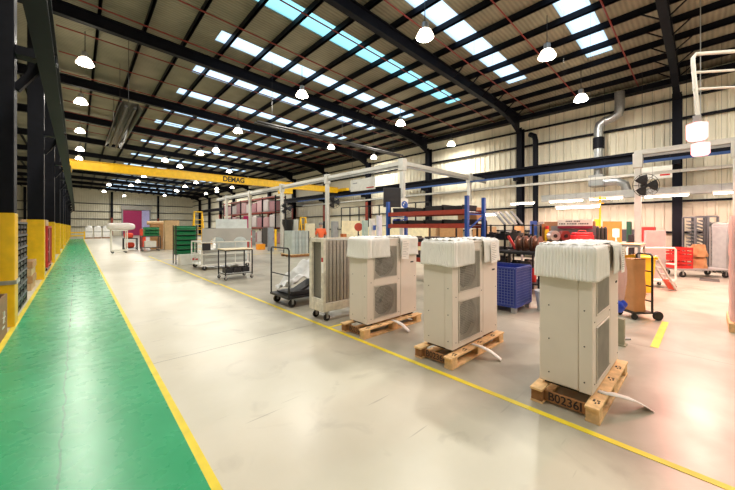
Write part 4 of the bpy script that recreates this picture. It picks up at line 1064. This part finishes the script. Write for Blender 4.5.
# black shelving
t = thing('steel_shelving', 'black steel shelving stuffed with dark parts behind the blue mesh bin', 'shelf', (8.35,2.95,0))
m = MB()
for x in (0,.55):
    for y in (0,.7,1.35): m.box(x-.02,x+.02,y-.02,y+.02,0,1.62)
m.build('frame', BLACK, t)
for z in (.15,.5,.85,1.2,1.58): MB().box(-.02,.57,-.02,1.37,z,z+.025).build('shelf', BLACK, t)
k = 0
PR3 = [pm('dark_part',(44,44,46),.5), pm('mid_part',(92,90,86),.5,.3), BLKPL]
for zi, z in enumerate((.175,.525,.875,1.225)):
    for j in range(4):
        s = rnd.uniform(.2,.3); hh = rnd.uniform(.14,.27)
        m = MB().box(-.2,.2,-.13,.13,0,hh*.7).cyl((-.1,0,hh*.7),(-.1,0,hh),.06,n=10).box(.02,.16,-.08,.08,hh*.7,hh*.9)
        simple('machine_part', 'dark metal part on the black shelving, %s shelf, %s' % (['lowest','second lowest','third lowest','highest inner'][zi], ['at the right end','second from the right','third from the right','at the left end'][j]), 'metal part', m, PR3[(zi+j)%3], (8.62,3.15+.32*j,z), group='dark parts on the black shelving', bevel=.01)
for j in range(4):
    simple('metal_strip', 'grey folded metal strip leaning on top of the black shelving, %s' % ['foremost','second','third','rearmost'][j], 'metal strip', MB().bar((0,0,0),(.0,.28,.34),.16,.02), [GALV,LGREY,GREY,GALV][j], (8.45+.03*j,3.25+.16*j,1.625), group='leaning metal strips')
# bench with reels
table('workbench', 'dark workbench with brown cable reels left of the nearest outdoor unit', 7.5, 8.25, 2.5, 3.5, .98, BLACK, BLKPL)
for j,(x,y,z) in enumerate(((7.85,3.04,1.16),(7.85,2.86,1.16),(7.85,2.68,1.16))):
    t = thing('cable_reel', 'brown cable reel standing on the dark workbench, %s' % ['leftmost of three','middle of three','rightmost of three'][j], 'cable reel', (x,y,z), 0, 'brown cable reels')
    MB().cyl((0,-.05,0),(0,.05,0),.13,n=24).build('winding', pm('copper_winding',(140,84,58),.4,.3), t)
    MB().cyl((0,-.07,0),(0,-.05,0),.18,n=24).build('flange', pm('reel_brown',(110,76,60),.6), t); MB().cyl((0,.05,0),(0,.07,0),.18,n=24).build('flange', MATS['reel_brown'], t)
simple('red_tray', 'red and white tilted tray on the dark workbench beside the cable reels', 'tray', MB().obox((0,0,.19),(.34,.05,.36),(R(-28),0,R(20))), pm('coral_red',(226,70,66),.5), (8.0,3.32,.98))
for j,z in enumerate((.32,.55)): simple('red_bottle', ['red bottle on the lower shelf of the dark workbench','second red bottle on the lower shelf of the dark workbench'][j], 'bottle', MB().lathe([(.06,0),(.065,.02),(.065,.2),(.03,.27),(.03,.32)], n=14), RED, (7.8,2.75+.35*j,.275))
# main bench behind the nearest unit
table('workbench', 'long grey workbench with a sign board behind the nearest outdoor unit', 9.2, 10.1, 1.0, 3.9, 1.16, GREY)
DB = 8.95
def onb(name, label, cat, px, ytop, mb_fn, mat, d=DB, z=1.16, rz=0, **k):
    (x,y), w, _, _ = place(px[0],px[1],0,1,d); h = HC+(HORIZON-ytop)*d/FPX-z
    return simple(name, label, cat, mb_fn(w, h), mat, (x,y,z), rz, **k)
RZ = R(-42)
onb('blue_board', 'upright blue board on the long grey bench', 'board', (530.5,536.5), 221, lambda w,h: MB().box(-w/2,w/2,-.03,.03,0,h), BLUE, rz=RZ)
onb('grey_board', 'upright grey board beside the blue board on the bench', 'board', (537.2,543), 222, lambda w,h: MB().box(-w/2,w/2,-.03,.03,0,h), GREY, rz=RZ)
onb('wooden_post', 'short brown post on the bench left of the yellow bottle', 'post', (541,544.5), 224, lambda w,h: MB().box(-w/2,w/2,-.04,.04,0,h), WOODD, d=8.8, rz=RZ)
t = onb('spray_bottle', 'yellow bottle with red cap on the long grey bench', 'bottle', (545,549), 228.5, lambda w,h: MB().lathe([(w*.5,0),(w*.5,h*.8),(w*.25,h),(w*.2,h)], n=14), YEL, d=8.7)
MB().cyl((0,0,.33),(0,0,.42),.045,n=12).build('cap', RED, t)
simple('backing_board', 'long brown back board standing along the grey bench', 'board', MB().box(9.93,9.97,1.98,3.2,1.16,1.70), pm('brown_board',(160,118,84),.7))
simple('grey_back_panel', 'grey pegboard standing in front of the brown back board', 'board', MB().box(9.87,9.91,1.9,3.0,1.16,1.58), pm('peg_grey',(128,128,130),.6))
t = thing('sign_board', 'white bench sign board with dark lettering and maroon lower band', 'sign', (9.83, 2.42, 1.58))
MB().box(-.02,.02,-.40,.40,0,.17).build('sign_plate', WHITE, t); MB().box(-.02,.02,-.40,.40,-.07,0).build('maroon_band', pm('maroon',(130,30,56),.5), t)
m = MB(); rr = random.Random(3)
for row_z, n, y0 in ((.105,9,.2),(.04,18,.36)):
    y = y0
    for k in range(n):
        wd = rr.uniform(.018,.03)
        if k not in (4, 11): m.box(-.0225,-.0202,y-wd,y,row_z,row_z+.035)
        y -= .038
m.build('lettering', INK, t)
for j, px in enumerate(((549,558),(559,569))):
    (x,y),w,_,_ = place(px[0],px[1],0,1,8.5)
    t = thing('round_blower', ['grey round blower on the bench right of the yellow bottle','dark red round blower on the bench left of the red tool box'][j], 'blower', (x,y,1.16), RZ)
    MB().cyl((0,-.08,.15),(0,.08,.15),.14,n=24).build('drum', [GALV, pm('dark_red',(120,44,42),.4)][j], t); MB().box(-.12,.12,-.1,.1,0,.03).build('base', BLACK, t); MB().cyl((0,-.1,.15),(0,-.08,.15),.05,n=12).build('hub', BLACK, t)
(x,y),w,_,_ = place(573,591,0,1,8.1)
t = thing('tool_box', 'bright red tool box on the bench above the nearest foam cover', 'tool box', (x,y,1.16), RZ)
MB().box(-w/2,w/2,-.12,.12,0,.19).build('box_body', pm('bright_red',(240,40,48),.4), t, bevel=.02); MB().box(-w/2+.01,w/2-.01,-.11,.11,.192,.25).build('lid', MATS['bright_red'], t, bevel=.03); MB().tube([(-.1,0,.25),(-.09,0,.30),(.09,0,.30),(.1,0,.25)], .012, 6).build('handle', RED, t)
t = cabinet('yellow_cabinet', 'yellow cabinet with dark front standing right of the sign board', 'cabinet', (592.5,602), 10.0, 1.80, YEL, 0, .5)
simple('yellow_pole', 'thin yellow pole with cross piece rising by the yellow cabinet', 'pole', MB().cyl((0,0,0),(0,0,2.52),.025,n=10).bar((-.16,.13,2.45),(.16,-.13,2.45),.05).bar((-.1,.08,2.3),(.1,-.08,2.3),.03), YEL, place(600,600,0,1,9.9)[0]+(0,))
for j in range(3):
    onb('gas_cylinder', 'dark cylinder on the bench right of the yellow cabinet, %s' % ['leftmost','middle','rightmost'][j], 'cylinder', (596.5+3.6*j,599.8+3.6*j), 226.5, lambda w,h: MB().lathe([(w*.5,0),(w*.5,h*.85),(w*.3,h*.95),(w*.15,h)], n=14), pm('dark_cylinder',(40,42,40),.5), d=8.0)
(x,y),w,_,_ = place(603,621.5,0,1,10.6)
t = thing('ochre_board', 'ochre board on legs right of the dark cylinders', 'board', (x,y,0), RZ)
MB().box(-w/2,w/2,-.02,.02,.7,1.74).build('board', pm('ochre',(222,150,74),.7), t); MB().box(-w/2,-w/2+.05,-.02,.02,0,.7).build('leg', WOODD, t); MB().box(w/2-.05,w/2,-.02,.02,0,.7).build('leg', WOODD, t)
(x,y),w,_,_ = place(613,619,0,1,9.2)
simple('paper_roll', 'white tissue roll on a stand before the ochre board', 'paper roll', MB().cyl((0,0,1.25),(0,0,1.5),.08,n=18).cyl((0,0,0),(0,0,1.25),.02,n=8).cyl((0,0,0),(0,0,.02),.15,n=16), PAPER, (x,y,0))
cabinet('green_machine', 'dark green machine right of the ochre board', 'machine', (625,633), 11.2, 1.75, pm('dark_green',(40,96,74),.5))
cabinet('dark_machine', 'black machine standing before the dark green machine', 'machine', (627,635), 9.6, 1.32, BLKPL)
# hand truck with kraft sack
t = thing('hand_truck', 'black hand truck carrying a tall kraft sack behind the nearest outdoor unit', 'hand truck', (7.09,.80,0), R(-132))
m = MB()
for s in (-.15,.15): m.tube([(s,.1,.12),(s,.1,1.02)], .016)
m.tube([(-.15,.1,1.0),(-.15,.1,1.06),(-.12,.1,1.09),(.12,.1,1.09),(.15,.1,1.06),(.15,.1,1.0)], .016)
for z in (.3,.55,.8): m.bar((-.15,.1,z),(.15,.1,z),.02)
m.build('frame', BLACK, t)
MB().box(-.17,.17,-.24,.12,.10,.125).build('toe_plate', BLACK, t)
for s in (-.2,.2): MB().cyl((s-.02,.15,.075),(s+.02,.15,.075),.075,n=20).build('wheel', RUBBER, t)
for s in (-.15,.15): MB().cyl((s-.012,-.2,.05),(s+.012,-.2,.05),.05,n=14).build('front_wheel', RUBBER, t)
m = MB()
def sack(u, v):
    th = 2*math.pi*u; f = lambda q: math.copysign(abs(q)**.35, q); r = 1+.03*math.sin(14*v+3*math.sin(th))+.025*math.sin(5*th+9*v)
    return (.13*r*f(math.cos(th)), .105*r*f(math.sin(th)), .88*v)
m.grid(sack, 40, 24); m.grid(lambda u,v: ((u-.5)*.25,(v-.5)*.2,.88+.012*math.sin(20*u)), 6, 6); m.grid(lambda u,v: ((u-.5)*.25,(v-.5)*.2,.0), 6, 6)
simple('kraft_sack', 'tall creased brown kraft sack standing on the black hand truck', 'sack', m, pm('kraft_sack',(196,138,86),.7,0,.1,6), (7.03,.85,.126), R(-132))
t = thing('plastic_bag', 'pinkish clear plastic bag with a blue base hanging behind the nearest outdoor unit', 'bag', (5.55,.86,0), RZ)
def bag(u, v):
    th = 2*math.pi*u; r = .10*(.45+.75*math.sin(math.pi*min(1,.15+.75*(1-v))))*(1+.1*math.sin(7*th+8*v)); return (r*math.cos(th), r*.7*math.sin(th), .45+.75*v)
MB().grid(bag, 36, 18).build('clear_bag', PINKW, t)
def bag2(u, v):
    th = 2*math.pi*u; r = .09*(.25+math.sin(math.pi*(.1+.8*v)))*(1+.2*math.sin(5*th+6*v)); return (r*math.cos(th), r*.8*math.sin(th), .36+.2*v)
MB().grid(bag2, 30, 12).build('blue_bag', BLUEP, t)
MB().cyl((0,.0,0),(0,.0,1.25),.018,n=8).box(-.12,.12,-.1,.1,0,.02).build('bag_stand', GREY, t)
simple('grey_post', 'short grey green post on the floor behind the nearest outdoor unit', 'post', MB().box(-.05,.05,-.05,.05,0,.35).box(-.07,.07,-.07,.07,0,.02), pm('post_grey',(150,148,124),.6), (5.25,.78,0))
# yellow wheelie bin
t = thing('wheelie_bin', 'bright yellow wheelie bin behind the hand truck', 'bin', (9.62,1.06,0), RZ)
m = MB(); k0 = 0
for i,(w2,d2,z) in enumerate(((.15,.17,.04),(.19,.22,.84))):
    m.v += [(-w2,-d2,z),(w2,-d2,z),(w2,d2,z),(-w2,d2,z)]
m.f += [(3,2,1,0),(4,5,6,7),(0,1,5,4),(1,2,6,5),(2,3,7,6),(3,0,4,7)]
BY = pm('bin_yellow',(252,196,30),.4)
m.build('bin_body', BY, t, bevel=.03)
MB().box(-.21,.21,-.24,.24,.81,.85).build('rim', BY, t, bevel=.012)
l = MB().grid(lambda u,v: (-.22+.44*u, -.25+.50*v, .86+.06*math.sin(math.pi*v)*math.sin(math.pi*u)**.5), 12, 12).build('lid', BY, t, solid=.015)
MB().tube([(-.16,.25,.84),(-.16,.29,.86),(.16,.29,.86),(.16,.25,.84)], .015).build('handle', BY, l)
for s in (-.16,.16): MB().cyl((s-.03,.2,.1),(s+.03,.2,.1),.1,n=20).build('wheel', RUBBER, t)
# leaning plank ladder
t = thing('folding_ladder', 'narrow grey ladder with orange red foot leaning by the yellow bin', 'ladder', (10.45,.62,0))
a, b = Vector((-.18,.28,.86)), Vector((.24,-.05,.02)); o = Vector((.1,.1,0))*.7
for s in (-1,1): MB().bar(a+o*s, b+o*s, .045, .03).build('rail', LGREY, t)
for f in (.15,.35,.55,.75): MB().bar(a.lerp(b,f)-o, a.lerp(b,f)+o, .03).build('rung', LGREY, t)
MB().bar(a.lerp(b,.72)-Vector((0,0,-.01)), b+Vector((0,0,.01)), .16, .05).build('foot', pm('coral',(232,92,70),.5), t)
# white tube trolley with grey sheet
t = thing('tube_trolley', 'white tube trolley on castors holding an upright grey sheet', 'trolley', (11.0,1.0,0), R(-48))
m = MB()
for y in (-.25,.25): m.tube([(-.40,y,.12),(-.40,y,.98),(-.37,y,1.02),(.37,y,1.02),(.40,y,.98),(.40,y,.12)], .022)
for x in (-.40,.40): m.tube([(x,-.25,.2),(x,.25,.2)], .02).tube([(x,-.25,.6),(x,.25,.6)], .02)
m.box(-.40,.40,-.25,.25,.16,.2)
m.build('tube_frame', WHITE, t)
for x in (-.38,.38):
    for y in (-.23,.23): caster(t, x, y, .045, h=.14)
simple('grey_sheet', 'large plain grey sheet standing upright in the white tube trolley', 'sheet', MB().box(-.28,.20,-.04,.04,.0,1.26), pm('warm_grey_sheet',(164,160,158),.5), (11.18,.90,.2), R(-48), bevel=.006)
# trolley with red crates and paper bags
t = thing('flat_trolley', 'grey flat trolley with tube end carrying red crates and paper bags', 'trolley', (14.3,.25,0), R(-48))
MB().box(-.75,.75,-.35,.35,.22,.26).build('deck', GREY, t); MB().tube([(.73,-.33,.26),(.73,-.33,1.55),(.73,.33,1.55),(.73,.33,.26)], .02).build('end_frame', GREY, t)
for x in (-.6,.6):
    for y in (-.28,.28): caster(t, x, y, .09)
for j in range(2):
    t = thing('red_crate', ['red plastic crate on the grey flat trolley, lower of two','red plastic crate stacked on the other red crate by the paper bags'][j], 'crate', (13.95,.62,.26+.33*j), R(-48), 'red crates on the flat trolley')
    m = MB().box(-.26,.26,-.2,.2,0,.02)
    for z0,z1 in ((.02,.09),(.13,.19),(.24,.32)): m.box(-.26,.26,-.2,-.18,z0,z1).box(-.26,.26,.18,.2,z0,z1).box(-.26,-.24,-.18,.18,z0,z1).box(.24,.26,-.18,.18,z0,z1)
    for x in (-.25,-.08,.08,.25): m.box(x-.015,x+.015,-.2,-.18,0,.32).box(x-.015,x+.015,.18,.2,0,.32)
    m.build('crate_body', RED, t)
def pbag(u, v):
    th = 2*math.pi*u; f = lambda q: math.copysign(abs(q)**.55, q); r = 1+.07*math.sin(3*th+9*v)+.05*math.sin(8*th-5*v)-.35*v*v; return (.2*r*f(math.cos(th)), .17*r*f(math.sin(th)), .38*v)
for j in range(2):
    m = MB().grid(pbag, 36, 16); m.grid(lambda u,v: ((u-.5)*.2,(v-.5)*.17,.38), 4, 4)
    simple('paper_bag', ['crumpled brown paper bag on the grey flat trolley deck','crumpled brown paper bag lying above the other paper bag'][j], 'bag', m, KRAFT, (14.42-.04*j,.16+.03*j,.262+.36*j), .5*j, group='crumpled paper bags')
# grey louvred rack, lockers, wrapped stack
def louvre(label, loc, rz, w2, h):
    t = thing('louvred_rack', label, 'rack', loc, rz, 'tall grey louvred racks')
    frame(MB(), -w2,w2,-.25,.25,.12,h,.05).build('frame', pm('rack_grey',(84,88,90),.5), t)
    for k in range(11):
        z = .45+(h-.55)*k/11; MB().obox((0,-.02,z+.03),(2*w2-.06,.42,.014),(R(18),0,0)).build('louvre', pm('louvre_grey',(96,100,100),.5), t)
    for x in (-w2+.03,w2-.03):
        for y in (-.2,.2): caster(t, x, y, .045, h=.13)
louvre('tall grey louvred rack on castors, left of the pair by the wall', (16.3,.32,0), R(-50), .15, 1.9)
louvre('tall grey louvred rack on castors, right of the pair by the wall', (16.45,.02,0), R(-50), .15, 1.92)
for j,(px,d,zt_) in enumerate((((711.5,720),11.0,1.72),((718.5,728),10.5,1.66))):
    (x,y),w,_,_ = place(px[0],px[1],0,1,d)
    t = thing('grey_locker', ['grey green locker on castors right of the louvred racks','pale grey locker on castors nearest the wrapped stack'][j], 'locker', (x,y,0), R(-48))
    MB().box(-w*.42,w*.42,-.25,.25,.14,zt_).build('body', [pm('locker_green',(150,158,146),.5),GREY][j], t, bevel=.015)
    MB().box(-w*.42+.02,w*.42-.02,-.265,-.25,.18,zt_-.04).build('door', [MATS['locker_green'],GREY][j], t, bevel=.01)
    for xx in (-w*.32,w*.32):
        for yy in (-.18,.18): caster(t, xx, yy, .05, h=.145)
t = thing('wrapped_stack', 'tall stack in clear pinkish wrap at the right edge of the view', 'wrapped pallet', (7.55,-.62,0))
MB().box(-.5,.5,-.4,.4,0,.13).build('pallet_base', WOOD, t)
MB().box(-.42,.42,-.33,.33,.131,1.68).build('stacked_goods', pm('pale_goods',(236,206,190),.5), t, bevel=.02)
MB().grid(lambda u,v: (lambda th: (.47*math.copysign(abs(math.cos(th))**.3,math.cos(th))*(1+.012*math.sin(40*v+3*math.sin(th*3))), .38*math.copysign(abs(math.sin(th))**.3,math.sin(th))*(1+.012*math.sin(30*v+5*th)), .14+1.58*v))(2*math.pi*u), 60, 40).build('clear_wrap', PINKW, t)
# things along the right wall
table('wall_bench', 'long bench along the right wall under the strip lights', 16.6, 17.3, 1.2, 9.6, .95, GREY, LGREY)
WB = 0
for j,(y,s,hh,mm,nm) in enumerate(((8.9,.5,.5,KRAFT,'brown carton'),(8.2,.45,.62,KRAFTL,'pale carton'),(7.3,.6,.4,GREY,'grey case'),(6.7,.4,.65,KRAFT,'tall brown carton'),(5.2,.5,.5,pm('teal_case',(70,120,120),.5),'teal case'),(4.4,.55,.42,KRAFTL,'flat pale carton'),(3.2,.4,.6,WHITE,'white case'),(2.2,.5,.5,pm('dark_case',(60,60,66),.5),'dark case'),(1.6,.4,.6,RED,'red case'))):
    carton('%s on the long bench along the right wall' % nm, (16.95,y,.95), (.5,s,hh), mm, tape=(mm in (KRAFT,KRAFTL)), name='bench_box')
for j,y in enumerate((10.3,11.6,13.0,14.6)):
    carton(['large brown carton by the right wall behind the pallet rack, nearest','pale carton by the right wall, second behind the rack','brown carton by the right wall, third behind the rack','pale carton by the right wall, fourth behind the rack'][j], (16.3,y,0), (.9,1.0,1.7+.15*(j%2)), [KRAFT,KRAFTL][j%2])
